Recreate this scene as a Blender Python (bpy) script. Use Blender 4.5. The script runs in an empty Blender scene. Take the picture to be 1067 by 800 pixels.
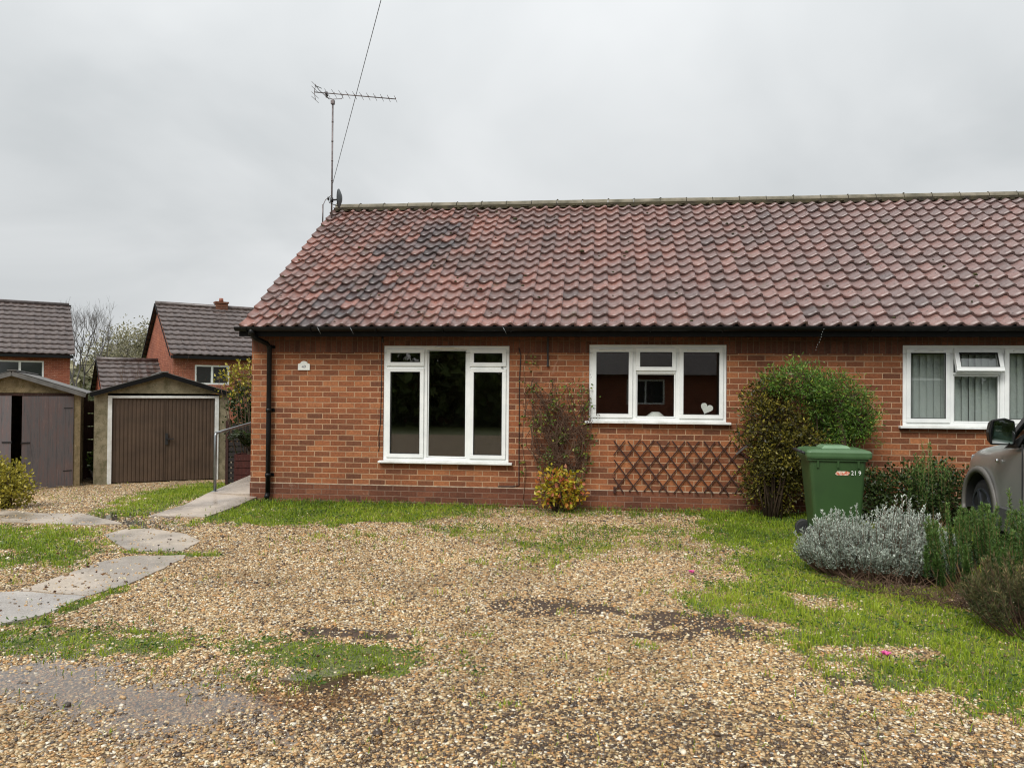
import bpy, math, random
import numpy as np
from mathutils import Vector, Matrix
R = math.radians
random.seed(7); rng = np.random.default_rng(11)
scene = bpy.context.scene
COL = scene.collection

# ------------------------------------------------------------------ camera
CAM = Vector((4.84, -10.34, 1.56))
cd = bpy.data.cameras.new('camera'); cam = bpy.data.objects.new('camera', cd); COL.objects.link(cam)
cd.sensor_width = 36; cd.lens = 27.06; cd.clip_start = 0.05; cd.clip_end = 2000
yaw, pitch, roll = math.atan(.112), math.atan(8/802.), -.0085
cam.matrix_world = Matrix.Translation(CAM) @ Matrix.Rotation(yaw, 4, 'Z') @ Matrix.Rotation(math.pi/2 + pitch, 4, 'X') @ Matrix.Rotation(-roll, 4, 'Z')
scene.camera = cam

# ------------------------------------------------------------------ world, sun, exposure
SUN_EL, SUN_AZ = 48, 205          # high, behind the photographer's left shoulder
W = bpy.data.worlds.new('World'); scene.world = W; W.use_nodes = True
nt = W.node_tree; nt.nodes.clear()
def N(t, k, **kw):
    n = t.nodes.new(k)
    for a, b in kw.items(): setattr(n, a, b)
    return n
wo = N(nt, 'ShaderNodeOutputWorld'); bg = N(nt, 'ShaderNodeBackground')
sky = N(nt, 'ShaderNodeTexSky', sky_type='NISHITA', sun_disc=False, sun_elevation=R(SUN_EL), sun_rotation=R(SUN_AZ), air_density=1.0, dust_density=4.0)
hsv = N(nt, 'ShaderNodeHueSaturation'); hsv.inputs['Saturation'].default_value = .18
tc = N(nt, 'ShaderNodeTexCoord'); sp = N(nt, 'ShaderNodeSeparateXYZ')
nt.links.new(tc.outputs['Generated'], sp.inputs[0])
def M(t, op, a, b=None, c=None):
    n = N(t, 'ShaderNodeMath', operation=op)
    for i, v in enumerate((a, b, c)):
        if v is None: continue
        if isinstance(v, (int, float)): n.inputs[i].default_value = v
        else: t.links.new(v, n.inputs[i])
    return n.outputs[0]
zz = M(nt, 'ADD', M(nt, 'MAXIMUM', sp.outputs[2], 0.0), .28)
cx = N(nt, 'ShaderNodeCombineXYZ')
nt.links.new(M(nt, 'DIVIDE', sp.outputs[0], zz), cx.inputs[0]); nt.links.new(M(nt, 'DIVIDE', sp.outputs[1], zz), cx.inputs[1])
cn = N(nt, 'ShaderNodeTexNoise'); cn.inputs['Scale'].default_value = 1.1; cn.inputs['Detail'].default_value = 5; cn.inputs['Roughness'].default_value = .5
cn.inputs['Distortion'].default_value = .4
nt.links.new(cx.outputs[0], cn.inputs['Vector'])
cr = N(nt, 'ShaderNodeValToRGB'); nt.links.new(cn.outputs['Fac'], cr.inputs[0])
cr.color_ramp.elements[0].position = .34; cr.color_ramp.elements[0].color = (4.25, 4.46, 4.57, 1)
cr.color_ramp.elements[1].position = .68; cr.color_ramp.elements[1].color = (5.9, 6.04, 6.12, 1)
mx = N(nt, 'ShaderNodeMix', data_type='RGBA'); mx.inputs[0].default_value = .93
nt.links.new(sky.outputs[0], hsv.inputs['Color']); nt.links.new(hsv.outputs[0], mx.inputs[6]); nt.links.new(cr.outputs[0], mx.inputs[7])
grad = M(nt, 'ADD', 1.0, M(nt, 'MULTIPLY', M(nt, 'POWER', M(nt, 'MAXIMUM', sp.outputs[2], 0.0), 2.0), 1.3))   # overcast sky: brighter towards the zenith
sc = N(nt, 'ShaderNodeVectorMath', operation='SCALE'); nt.links.new(mx.outputs[2], sc.inputs[0]); nt.links.new(grad, sc.inputs['Scale'])
nt.links.new(sc.outputs[0], bg.inputs['Color']); bg.inputs['Strength'].default_value = .1
nt.links.new(bg.outputs[0], wo.inputs['Surface'])
sd = bpy.data.lights.new('sun', 'SUN'); sd.energy = 2.1; sd.angle = R(26); sd.color = (1, .97, .92)
so = bpy.data.objects.new('sun', sd); COL.objects.link(so)
az = R(SUN_AZ)                     # Nishita: rotation measured from +Y, clockwise
dv = Vector((math.sin(az)*math.cos(R(SUN_EL)), math.cos(az)*math.cos(R(SUN_EL)), math.sin(R(SUN_EL))))
so.rotation_euler = dv.to_track_quat('Z', 'Y').to_euler()
scene.view_settings.view_transform = 'Standard'; scene.view_settings.look = 'None'
scene.view_settings.exposure = .42; scene.view_settings.gamma = 1
scene.view_settings.use_curve_mapping = False
scene.cycles.use_denoising = True
scene.cycles.filter_width = 1.15; scene.cycles.max_bounces = 6; scene.cycles.transparent_max_bounces = 12
scene.cycles.caustics_reflective = False; scene.cycles.caustics_refractive = False

# ------------------------------------------------------------------ materials
def srgb(r, g, b):
    f = lambda c: (c/255/12.92) if c/255 <= .04045 else ((c/255+.055)/1.055)**2.4
    return (f(r), f(g), f(b), 1)
class Mat:
    def __init__(s, name, rough=.6, metal=0., spec=.5):
        s.m = bpy.data.materials.new(name); s.m.use_nodes = True; s.t = s.m.node_tree
        s.p = s.t.nodes['Principled BSDF']; s.p.inputs['Roughness'].default_value = rough; s.p.inputs['Metallic'].default_value = metal
        s.p.inputs['Specular IOR Level'].default_value = spec
    def n(s, k, **kw): return N(s.t, k, **kw)
    def l(s, a, b): s.t.links.new(a, b)
    def math(s, op, a, b=None, c=None): return M(s.t, op, a, b, c)
    def noise(s, scale, detail=4, rough=.55, vec=None, coord='Object', dist=0.):
        n = s.n('ShaderNodeTexNoise'); n.inputs['Scale'].default_value = scale; n.inputs['Detail'].default_value = detail
        n.inputs['Roughness'].default_value = rough; n.inputs['Distortion'].default_value = dist
        if vec is None: vec = s.coord(coord)
        s.l(vec, n.inputs['Vector']); return n.outputs['Fac']
    def coord(s, k='Object'):
        if not hasattr(s, '_tc'): s._tc = s.n('ShaderNodeTexCoord')
        return s._tc.outputs[k]
    def scaled(s, v, xyz):
        n = s.n('ShaderNodeVectorMath', operation='MULTIPLY'); s.l(v, n.inputs[0]); n.inputs[1].default_value = xyz; return n.outputs[0]
    def ramp(s, fac, stops, interp='LINEAR'):
        n = s.n('ShaderNodeValToRGB'); s.l(fac, n.inputs[0]); e = n.color_ramp.elements; n.color_ramp.interpolation = interp
        while len(e) < len(stops): e.new(.5)
        for i, (p, c) in enumerate(stops):
            e[i].position = p; e[i].color = c if len(c) == 4 else (*c, 1)
        return n.outputs[0]
    def mix(s, f, a, b, bt='MIX'):
        n = s.n('ShaderNodeMix', data_type='RGBA', blend_type=bt)
        for i, v in ((0, f), (6, a), (7, b)):
            if isinstance(v, (int, float)): n.inputs[i].default_value = v
            elif isinstance(v, tuple): n.inputs[i].default_value = v if len(v) == 4 else (*v, 1)
            else: s.l(v, n.inputs[i])
        return n.outputs[2]
    def attr(s, name):
        n = s.n('ShaderNodeAttribute'); n.attribute_name = name; return n.outputs['Fac']
    def col(s, c):
        if isinstance(c, tuple): s.p.inputs['Base Color'].default_value = c if len(c) == 4 else (*c, 1)
        else: s.l(c, s.p.inputs['Base Color'])
        return s
    def rough(s, r): s.l(r, s.p.inputs['Roughness']); return s
    def bump(s, h, strength=.3, dist=.01, prev=None):
        n = s.n('ShaderNodeBump'); n.inputs['Strength'].default_value = strength; n.inputs['Distance'].default_value = dist
        s.l(h, n.inputs['Height'])
        if prev: s.l(prev, n.inputs['Normal'])
        s.l(n.outputs[0], s.p.inputs['Normal']); return n.outputs[0]
def band(m, f, lo, hi):
    n = m.n('ShaderNodeMapRange'); n.clamp = True; m.l(f, n.inputs[0]); n.inputs[1].default_value = lo; n.inputs[2].default_value = hi; return n.outputs[0]
def mottled(name, c1, c2, scale=6, rough=.6, metal=0., bump=.15, bscale=60, bd=.004, spec=.5, detail=6):
    m = Mat(name, rough, metal, spec)
    m.col(m.mix(band(m, m.noise(scale, detail), .3, .7), c1, c2))
    if bump: m.bump(m.noise(bscale, 4), bump, bd)
    return m.m

def brick_mat(name, tones, mortar, roughness=.75, bw=.225, rh=.075, ms=.0055, grime=True, soldier=False):
    m = Mat(name, roughness, spec=.35)
    uv = m.coord('UV')
    nz = m.n('ShaderNodeTexNoise'); nz.inputs['Scale'].default_value = 9; nz.inputs['Detail'].default_value = 3; m.l(uv, nz.inputs['Vector'])
    off = m.n('ShaderNodeVectorMath', operation='SCALE'); off.inputs['Scale'].default_value = .006
    sb = m.n('ShaderNodeVectorMath', operation='SUBTRACT'); m.l(nz.outputs['Color'], sb.inputs[0]); sb.inputs[1].default_value = (.5, .5, .5)
    m.l(sb.outputs[0], off.inputs[0])
    ad = m.n('ShaderNodeVectorMath', operation='ADD'); m.l(uv, ad.inputs[0]); m.l(off.outputs[0], ad.inputs[1])
    b = m.n('ShaderNodeTexBrick'); m.l(ad.outputs[0], b.inputs['Vector'])
    b.inputs['Scale'].default_value = 1; b.inputs['Brick Width'].default_value = bw; b.inputs['Row Height'].default_value = rh
    b.inputs['Mortar Size'].default_value = ms; b.inputs['Mortar Smooth'].default_value = .25; b.inputs['Bias'].default_value = 0
    b.offset = 0 if soldier else .5
    b.inputs['Color1'].default_value = (0, 0, 0, 1); b.inputs['Color2'].default_value = (1, 1, 1, 1)
    col = m.ramp(b.outputs['Color'], tones)
    fine = m.noise(34, 6, .7, vec=uv)
    col = m.mix(.75, col, m.ramp(fine, [(.3, (.5, .46, .44)), (.6, (1.15, 1.12, 1.08))]), 'MULTIPLY')
    if grime:
        big = m.noise(.9, 5, .65, vec=uv)
        col = m.mix(.8, col, m.ramp(big, [(.33, (.68, .64, .6)), (.52, (1.0, .98, .94)), (.68, (1.3, 1.3, 1.12))]), 'MULTIPLY')
    mo = m.mix(band(m, m.noise(3.1, 5, .6, vec=uv), .35, .7), mortar, tuple(c*.55 for c in mortar[:3]))
    if grime:   # pale lime bloom over some bricks
        bl = band(m, m.noise(2.3, 6, .72, vec=uv, dist=.6), .63, .75)
        col = m.mix(m.math('MULTIPLY', bl, .35), col, srgb(205, 180, 160))
    col = m.mix(b.outputs['Fac'], col, mo)
    m.col(col)
    h = m.math('ADD', m.math('MULTIPLY', m.math('SUBTRACT', 1.0, b.outputs['Fac']), 1.0), m.math('MULTIPLY', fine, .5))
    m.bump(h, .7, .006)
    return m.m
BT = [(0, srgb(106, 66, 46)), (.2, srgb(122, 74, 49)), (.5, srgb(136, 82, 52)), (.8, srgb(150, 93, 60)), (1, srgb(162, 106, 70))]
M_brick = brick_mat('red_brick', BT, srgb(186, 150, 118), ms=.0066)
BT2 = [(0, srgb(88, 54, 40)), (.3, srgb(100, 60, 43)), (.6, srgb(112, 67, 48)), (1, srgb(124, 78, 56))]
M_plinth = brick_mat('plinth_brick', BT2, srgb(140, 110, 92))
M_soldier = brick_mat('soldier_brick_shaded', [(0, srgb(88, 54, 40)), (1, srgb(116, 72, 54))], srgb(112, 88, 72), bw=.075, rh=.215, soldier=True)  # bricks and mortar darkened: shade below the eaves painted into the colour
BTF = [(0, srgb(132, 74, 56)), (.5, srgb(146, 84, 64)), (1, srgb(158, 98, 76))]
M_farbrick = brick_mat('far_brick', BTF, srgb(190, 140, 118), grime=True)
M_dpc = mottled('pale_mortar_line', srgb(196, 176, 152), srgb(150, 126, 106), 12)
M_upvc = mottled('white_upvc', srgb(236, 238, 236), srgb(222, 225, 224), 5, .28, bump=0)
M_upvc_dirty = mottled('white_sill', srgb(230, 232, 230), srgb(196, 196, 190), 7, .4, bump=0)
M_black = mottled('black_gutter_plastic', (.004, .004, .0045), (.008, .008, .008), 8, .42, bump=0, spec=.25)
M_blackwood = mottled('black_painted_board', (.004, .004, .0045), (.008, .008, .008), 10, .6, spec=.15)
M_gasket = Mat('rubber_gasket', .6).col((.03, .03, .03)).m
M_steel = mottled('galvanised_steel', srgb(150, 154, 156), srgb(120, 124, 126), 14, .38, .85, bump=.05)
M_ali = mottled('weathered_aluminium', srgb(128, 120, 120), srgb(98, 90, 90), 20, .5, .6, bump=.05)
M_dark = Mat('dark_metal', .5, .3).col((.03, .03, .032)).m
M_cable = Mat('black_cable', .5).col((.02, .018, .018)).m
M_chrome = Mat('bright_trim', .2, .9).col((.7, .7, .7)).m

def facing_fresnel(t, f0=.04):
    g = N(t, 'ShaderNodeNewGeometry'); d = N(t, 'ShaderNodeVectorMath', operation='DOT_PRODUCT'); t.links.new(g.outputs['Normal'], d.inputs[0]); t.links.new(g.outputs['Incoming'], d.inputs[1])
    c = M(t, 'POWER', M(t, 'SUBTRACT', 1.0, M(t, 'MINIMUM', M(t, 'ABSOLUTE', d.outputs['Value']), 1.0)), 5.0)
    return M(t, 'ADD', M(t, 'MULTIPLY', c, 1-f0), f0)
def glass_mat(name, tint=(.96, .975, .965), refl=2.0, bump=.0):
    m = bpy.data.materials.new(name); m.use_nodes = True; t = m.node_tree; t.nodes.clear()
    o = N(t, 'ShaderNodeOutputMaterial'); g = N(t, 'ShaderNodeBsdfGlossy'); g.inputs['Roughness'].default_value = 0.0
    tr = N(t, 'ShaderNodeBsdfTransparent'); tr.inputs['Color'].default_value = (*tint, 1)
    mixs = N(t, 'ShaderNodeMixShader')
    f = M(t, 'MINIMUM', M(t, 'MULTIPLY', facing_fresnel(t), refl), 1.0)
    t.links.new(f, mixs.inputs[0]); t.links.new(tr.outputs[0], mixs.inputs[1]); t.links.new(g.outputs[0], mixs.inputs[2]); t.links.new(mixs.outputs[0], o.inputs[0])
    return m
M_glass = glass_mat('window_glass')
M_carglass = glass_mat('tinted_car_glass', (.25, .32, .3), 1.2)
M_farglass = Mat('far_window_glass', .08, spec=.7).col((.03, .035, .035)).m

# roof tiles
def tile_mat(name, stops, patches=True, rough=.5, moss=.45):
    m = Mat(name, rough, spec=.5)
    a = m.attr('rnd'); n1 = m.noise(22, 6, .7); n2 = m.noise(1.3, 4, .6); n3 = m.noise(6.5, 6, .75, dist=.5)
    f = m.math('ADD', m.math('MULTIPLY', a, .62), m.math('ADD', m.math('MULTIPLY', n2, .75), m.math('MULTIPLY', n1, .35)))
    c = m.ramp(m.math('SUBTRACT', f, .36), stops)
    if patches:
        sx_ = m.n('ShaderNodeSeparateXYZ'); m.l(m.coord('Object'), sx_.inputs[0]); c = m.mix(m.math('MULTIPLY', band(m, m.math('ADD', sx_.outputs[0], m.math('MULTIPLY', n2, 6.0)), 5.0, 12.0), .5), c, srgb(112, 98, 97))
    # grey weathering film and dark lichen spots
    c = m.mix(m.math('MULTIPLY', band(m, n3, .42, .68), .55), c, srgb(126, 114, 112))
    sp_ = band(m, m.noise(26, 4, .6, dist=.3), .60, .68)
    c = m.mix(m.math('MULTIPLY', sp_, .8), c, srgb(38, 34, 30))
    gm = m.math('MULTIPLY', band(m, m.noise(2.2, 6, .7), .62, .72), moss)
    c = m.mix(gm, c, srgb(70, 74, 46))
    if patches:   # a streak of replaced blue-black tiles
        b = m.attr('dark'); c = m.mix(m.math('MULTIPLY', b, .68), c, m.ramp(a, [(0, srgb(46, 50, 54)), (.6, srgb(66, 72, 76)), (1, srgb(96, 84, 80))]))
    c = m.mix(.8, c, m.ramp(m.noise(55, 5, .75), [(.3, (.55, .53, .52)), (.5, (1, 1, 1)), (.7, (1.25, 1.2, 1.16))]), 'MULTIPLY')
    m.col(c)
    m.rough(m.ramp(n3, [(.3, (.22,)*3), (.7, (.5,)*3)]))
    m.bump(n1, .25, .004)
    return m.m
M_tile = tile_mat('clay_pantile', [(0, srgb(78, 60, 55)), (.25, srgb(98, 75, 69)), (.5, srgb(120, 88, 81)), (.75, srgb(140, 96, 85)), (1, srgb(154, 112, 98))])
M_ridge = mottled('ridge_concrete', srgb(132, 124, 108), srgb(78, 74, 58), 5, .8, bump=.3, bscale=40)
M_ridgemoss = mottled('ridge_mortar_moss', srgb(74, 68, 46), srgb(44, 38, 30), 9, .9, bump=.6, bscale=50, bd=.01)
M_fartile = tile_mat('brown_concrete_tile', [(0, srgb(56, 46, 42)), (.5, srgb(68, 57, 52)), (1, srgb(82, 70, 64))], patches=False, rough=.6, moss=.15)
M_greentile = mottled('mossy_brown_tile', srgb(96, 92, 78), srgb(74, 70, 60), 3, .8)

# concrete, path, garages
def concrete(name, c1, c2, wetlo=.45, wethi=.6, dry=.75, wet=.12, lichen=None, sc=2.0):
    m = Mat(name, dry, spec=.5)
    base = m.mix(band(m, m.noise(sc*1.5, 7, .7), .3, .7), c1, c2)
    base = m.mix(.5, base, m.ramp(m.noise(90, 3, .6), [(.35, (.6, .6, .6)), (.65, (1.25, 1.25, 1.25))]), 'MULTIPLY')
    w = band(m, m.noise(sc*.55, 4, .55), wetlo, wethi)
    base = m.mix(w, base, m.mix(1.0, base, (.72, .72, .74), 'MULTIPLY'))
    if lichen:
        base = m.mix(m.math('MULTIPLY', band(m, m.noise(sc*3, 7, .75), .5, .66), .8), base, lichen)
        base = m.mix(m.math('MULTIPLY', band(m, m.noise(38, 2, .5), .71, .74), .9), base, srgb(200, 200, 186))
    m.col(base)
    m.rough(m.ramp(w, [(0, (dry,)*3), (1, (wet,)*3)]))
    m.bump(m.noise(120, 4, .7), .35, .003)
    return m.m
M_path = concrete('wet_concrete', srgb(196, 188, 178), srgb(166, 158, 148), .30, .50, .45, .05)
M_slab2 = concrete('wet_concrete_pinkish', srgb(186, 172, 156), srgb(152, 140, 124), .4, .58, .5, .12)
M_ramp = concrete('wet_ramp_concrete', srgb(190, 176, 160), srgb(146, 132, 118), .4, .58, .5, .12)
M_agg = concrete('aggregate_panel', srgb(156, 146, 120), srgb(104, 96, 74), .9, .95, .85, .6, lichen=srgb(88, 86, 56), sc=2.4)
M_agg2 = concrete('aggregate_panel_brown', srgb(150, 132, 98), srgb(96, 84, 62), .9, .95, .85, .6, lichen=srgb(96, 84, 44), sc=3)
M_cement = mottled('fibre_cement_roof', srgb(120, 118, 116), srgb(84, 82, 78), 4, .8, bump=.3)
M_brownmetal = mottled('brown_painted_steel', srgb(84, 67, 53), srgb(68, 54, 43), 3, .5, bump=.05)
def wood_mat(name, stops, rough=.8):
    m = Mat(name, rough, spec=.3); v = m.scaled(m.coord('Object'), (14, 14, 1.1))
    n = m.noise(2.2, 7, .7, vec=v, dist=.4); big = m.noise(1.6, 4)
    c = m.ramp(m.math('ADD', m.math('MULTIPLY', n, .7), m.math('MULTIPLY', big, .3)), stops)
    v2 = m.scaled(m.coord('Object'), (30, 30, 3)); fl = band(m, m.noise(2.5, 5, .75, vec=v2), .6, .68)
    c = m.mix(m.math('MULTIPLY', fl, .5), c, srgb(150, 140, 134))
    m.col(c); m.bump(n, .4, .004); return m.m
M_greywood = wood_mat('flaking_grey_wood', [(.3, srgb(76, 73, 75)), (.46, srgb(108, 105, 107)), (.58, srgb(120, 102, 100)), (.72, srgb(150, 147, 147))])
M_brownwood = wood_mat('brown_fence_wood', [(.3, srgb(44, 30, 26)), (.6, srgb(78, 54, 44)), (.85, srgb(104, 76, 62))])
M_trellis = wood_mat('dark_trellis_wood', [(.3, srgb(42, 26, 24)), (.6, srgb(66, 42, 36)), (.85, srgb(88, 62, 54))])
M_bark = wood_mat('bark', [(.3, srgb(52, 40, 32)), (.6, srgb(84, 68, 54)), (.85, srgb(112, 96, 80))])
M_twig = Mat('brown_twig', .8, spec=.2).col(srgb(96, 76, 62)).m
M_greytwig = Mat('grey_twig', .8, spec=.2).col(srgb(104, 100, 98)).m
M_drytwig = Mat('dry_stem', .8, spec=.2).col(srgb(138, 112, 82)).m
M_binplastic = mottled('green_bin_plastic', srgb(54, 82, 44), srgb(48, 72, 40), 3, .42, bump=.06, bscale=200)
M_binlid = mottled('green_lid_plastic', srgb(76, 106, 70), srgb(66, 94, 60), 4, .36, bump=.05)
M_tyre = mottled('rubber', (.018, .018, .019), (.03, .03, .03), 20, .7)
M_room = mottled('room_wall', srgb(112, 106, 98), srgb(98, 94, 88), 2, .9, bump=0)
M_blind = mottled('blind_fabric', srgb(188, 194, 190), srgb(172, 180, 176), 3, .9, bump=0)
M_white = mottled('white_ceramic', srgb(235, 235, 230), srgb(225, 226, 222), 4, .4, bump=0)

def leaf_mat(name, stops, rough=.45, trans=.25):
    m = Mat(name, rough, spec=.4); c = m.ramp(m.attr('rnd'), stops); m.col(c)
    o = m.t.nodes['Material Output']; t = m.n('ShaderNodeBsdfTranslucent'); m.l(c, t.inputs['Color'])
    mx_ = m.n('ShaderNodeMixShader'); mx_.inputs[0].default_value = trans
    m.l(m.p.outputs[0], mx_.inputs[1]); m.l(t.outputs[0], mx_.inputs[2]); m.l(mx_.outputs[0], o.inputs['Surface'])
    return m.m
M_grass = leaf_mat('grass_blade', [(0, srgb(82, 102, 28)), (.3, srgb(122, 148, 38)), (.65, srgb(162, 178, 50)), (.92, srgb(172, 170, 80)), (1, srgb(182, 160, 110))], .5, .35)
M_weed = leaf_mat('weed_leaf', [(0, srgb(48, 74, 30)), (.6, srgb(78, 106, 44)), (1, srgb(112, 128, 62))])
M_privet = leaf_mat('privet_leaf', [(0, srgb(34, 36, 18)), (.3, srgb(62, 62, 26)), (.55, srgb(98, 92, 36)), (.8, srgb(144, 134, 48)), (1, srgb(188, 172, 76))], .45)
M_fineg = leaf_mat('fine_green_leaf', [(0, srgb(48, 74, 26)), (.5, srgb(86, 122, 44)), (.85, srgb(130, 158, 62)), (1, srgb(170, 172, 76))], .45)
M_yellowleaf = leaf_mat('yellow_green_leaf', [(0, srgb(88, 88, 34)), (.4, srgb(136, 130, 44)), (.8, srgb(176, 164, 58)), (1, srgb(204, 190, 96))])
M_autumn = leaf_mat('autumn_leaf', [(0, srgb(100, 96, 34)), (.3, srgb(150, 146, 40)), (.55, srgb(196, 180, 56)), (.72, srgb(204, 130, 66)), (.86, srgb(196, 96, 74)), (1, srgb(210, 150, 120))], .4, .3)
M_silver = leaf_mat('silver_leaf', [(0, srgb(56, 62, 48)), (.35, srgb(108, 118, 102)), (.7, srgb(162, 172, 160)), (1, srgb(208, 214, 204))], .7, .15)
M_rosemary = leaf_mat('rosemary_needle', [(0, srgb(30, 48, 26)), (.4, srgb(58, 84, 38)), (.75, srgb(88, 118, 54)), (1, srgb(128, 150, 84))], .5, .15)
M_dry = leaf_mat('dry_leaf', [(0, srgb(36, 42, 24)), (.4, srgb(62, 70, 38)), (.75, srgb(92, 92, 54)), (.95, srgb(128, 110, 76)), (1, srgb(160, 140, 100))], .7, .2)
M_darkleaf = leaf_mat('dark_leaf', [(0, srgb(34, 44, 24)), (.5, srgb(52, 68, 32)), (1, srgb(84, 100, 48))], .4)
M_paleleaf = leaf_mat('pale_far_leaf', [(0, srgb(112, 112, 88)), (.5, srgb(146, 142, 114)), (1, srgb(176, 170, 140))], .7)
M_climb = leaf_mat('climber_leaf', [(0, srgb(60, 82, 36)), (.5, srgb(98, 122, 50)), (1, srgb(150, 146, 66))])
M_pink = Mat('pink_petal', .5).col(srgb(214, 96, 160)).m

# ------------------------------------------------------------------ mesh helpers
class MB:
    def __init__(s): s.v = []; s.f = []; s.sm = []
    def add(s, vs, fs, smooth=False):
        o = len(s.v); s.v += [tuple(v) for v in vs]; s.f += [tuple(i+o for i in f) for f in fs]; s.sm += [smooth]*len(fs); return s
    def box(s, x0, x1, y0, y1, z0, z1):
        return s.add([(x0,y0,z0),(x1,y0,z0),(x1,y1,z0),(x0,y1,z0),(x0,y0,z1),(x1,y0,z1),(x1,y1,z1),(x0,y1,z1)],
                     [(0,3,2,1),(4,5,6,7),(0,1,5,4),(1,2,6,5),(2,3,7,6),(3,0,4,7)])
    def hexa(s, p):   # eight corner points, same order as box
        return s.add(p, [(0,3,2,1),(4,5,6,7),(0,1,5,4),(1,2,6,5),(2,3,7,6),(3,0,4,7)])
    def bar(s, a, b, w, h, up=(0, 0, 1)):
        a = Vector(a); b = Vector(b); d = (b-a).normalized(); u = Vector(up); r = d.cross(u)
        if r.length < 1e-4: r = d.cross(Vector((0, 1, 0)))
        r.normalize(); u = r.cross(d)
        p = []
        for q in (a, b):
            p += [q - r*w/2 - u*h/2, q + r*w/2 - u*h/2, q + r*w/2 + u*h/2, q - r*w/2 + u*h/2]
        return s.add(p, [(0,1,2,3),(7,6,5,4),(0,4,5,1),(1,5,6,2),(2,6,7,3),(3,7,4,0)])
    def tube(s, pts, rad, n=8, cap=True):
        pts = [Vector(p) for p in pts]
        if isinstance(rad, (int, float)): rad = [rad]*len(pts)
        vs = []; ref = None
        for i, p in enumerate(pts):
            d = (pts[min(i+1, len(pts)-1)] - pts[max(i-1, 0)]).normalized()
            if ref is None: ref = Vector((0, 0, 1)) if abs(d.z) < .9 else Vector((1, 0, 0))
            a = d.cross(ref).normalized(); b = d.cross(a).normalized(); ref = -b if False else ref
            vs += [p + (a*math.cos(2*math.pi*k/n) + b*math.sin(2*math.pi*k/n))*rad[i] for k in range(n)]
        fs = [(i*n+k, i*n+(k+1)%n, (i+1)*n+(k+1)%n, (i+1)*n+k) for i in range(len(pts)-1) for k in range(n)]
        s.add(vs, fs, True)
        if cap:
            o = len(s.v) - len(vs); L = len(pts)-1
            s.f.append(tuple(o+k for k in range(n))[::-1]); s.sm.append(False)
            s.f.append(tuple(o+L*n+k for k in range(n))); s.sm.append(False)
        return s
    def prism(s, poly, fn):   # poly of 2D points, fn(p, t) -> 3D for t=0,1
        n = len(poly); vs = [fn(p, 0) for p in poly] + [fn(p, 1) for p in poly]
        return s.add(vs, [tuple(range(n))[::-1], tuple(range(n, 2*n))] + [(i, (i+1)%n, n+(i+1)%n, n+i) for i in range(n)])
    def cyl(s, c, r, h, axis='z', n=24, r2=None):
        c = Vector(c); ax = {'x': Vector((1,0,0)), 'y': Vector((0,1,0)), 'z': Vector((0,0,1))}[axis]
        return s.tube([c, c+ax*h], [r, r if r2 is None else r2], n)
    def build(s, name, mat, parent=None, uv=False, bevel=0, fix=True):
        me = bpy.data.meshes.new(name); me.from_pydata(s.v, [], s.f); me.update()
        me.polygons.foreach_set('use_smooth', s.sm)
        if uv: box_uv(me)
        me.materials.append(mat)
        o = bpy.data.objects.new(name, me); COL.objects.link(o); o.parent = parent
        if bevel:
            b = o.modifiers.new('bevel', 'BEVEL'); b.width = bevel; b.segments = 2; b.limit_method = 'ANGLE'; b.angle_limit = R(40)
        return o
def box_uv(me):
    u = me.uv_layers.new(name='UVMap')
    for p in me.polygons:
        n = p.normal
        for li in p.loop_indices:
            co = me.vertices[me.loops[li].vertex_index].co
            if abs(n.z) > .7: q = (co.x, co.y)
            elif abs(n.x) > abs(n.y): q = (co.y + .06, co.z)
            else: q = (co.x, co.z)
            u.data[li].uv = (q[0] + 20.0, q[1] + 20*.075*10 - .262 + .0)
def np_mesh(name, V, loops, totals, mat, parent=None, attrs=None, smooth=False):
    me = bpy.data.meshes.new(name); V = np.asarray(V, np.float32)
    loops = np.asarray(loops, np.int32).ravel(); totals = np.asarray(totals, np.int32)
    me.vertices.add(len(V)); me.vertices.foreach_set('co', V.ravel())
    me.loops.add(len(loops)); me.loops.foreach_set('vertex_index', loops)
    me.polygons.add(len(totals)); st = np.concatenate([[0], np.cumsum(totals)[:-1]]).astype(np.int32)
    me.polygons.foreach_set('loop_start', st); me.polygons.foreach_set('loop_total', totals)
    me.polygons.foreach_set('use_smooth', np.full(len(totals), smooth))
    me.update(calc_edges=True)
    for k, a in (attrs or {}).items():
        at = me.attributes.new(k, 'FLOAT', 'POINT'); at.data.foreach_set('value', np.asarray(a, np.float32))
    me.materials.append(mat); o = bpy.data.objects.new(name, me); COL.objects.link(o); o.parent = parent
    return o
def thing(name, label, cat, loc=(0, 0, 0), rz=0, group=None):
    o = bpy.data.objects.new(name, None); COL.objects.link(o); o.location = loc; o.rotation_euler = (0, 0, rz); o.empty_display_size = .2
    return tag(o, label, cat, group)
def tag(o, label=None, cat=None, group=None, kind=None):
    for k, v in (('label', label), ('category', cat), ('group', group), ('kind', kind)):
        if v: o[k] = v
    return o

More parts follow.
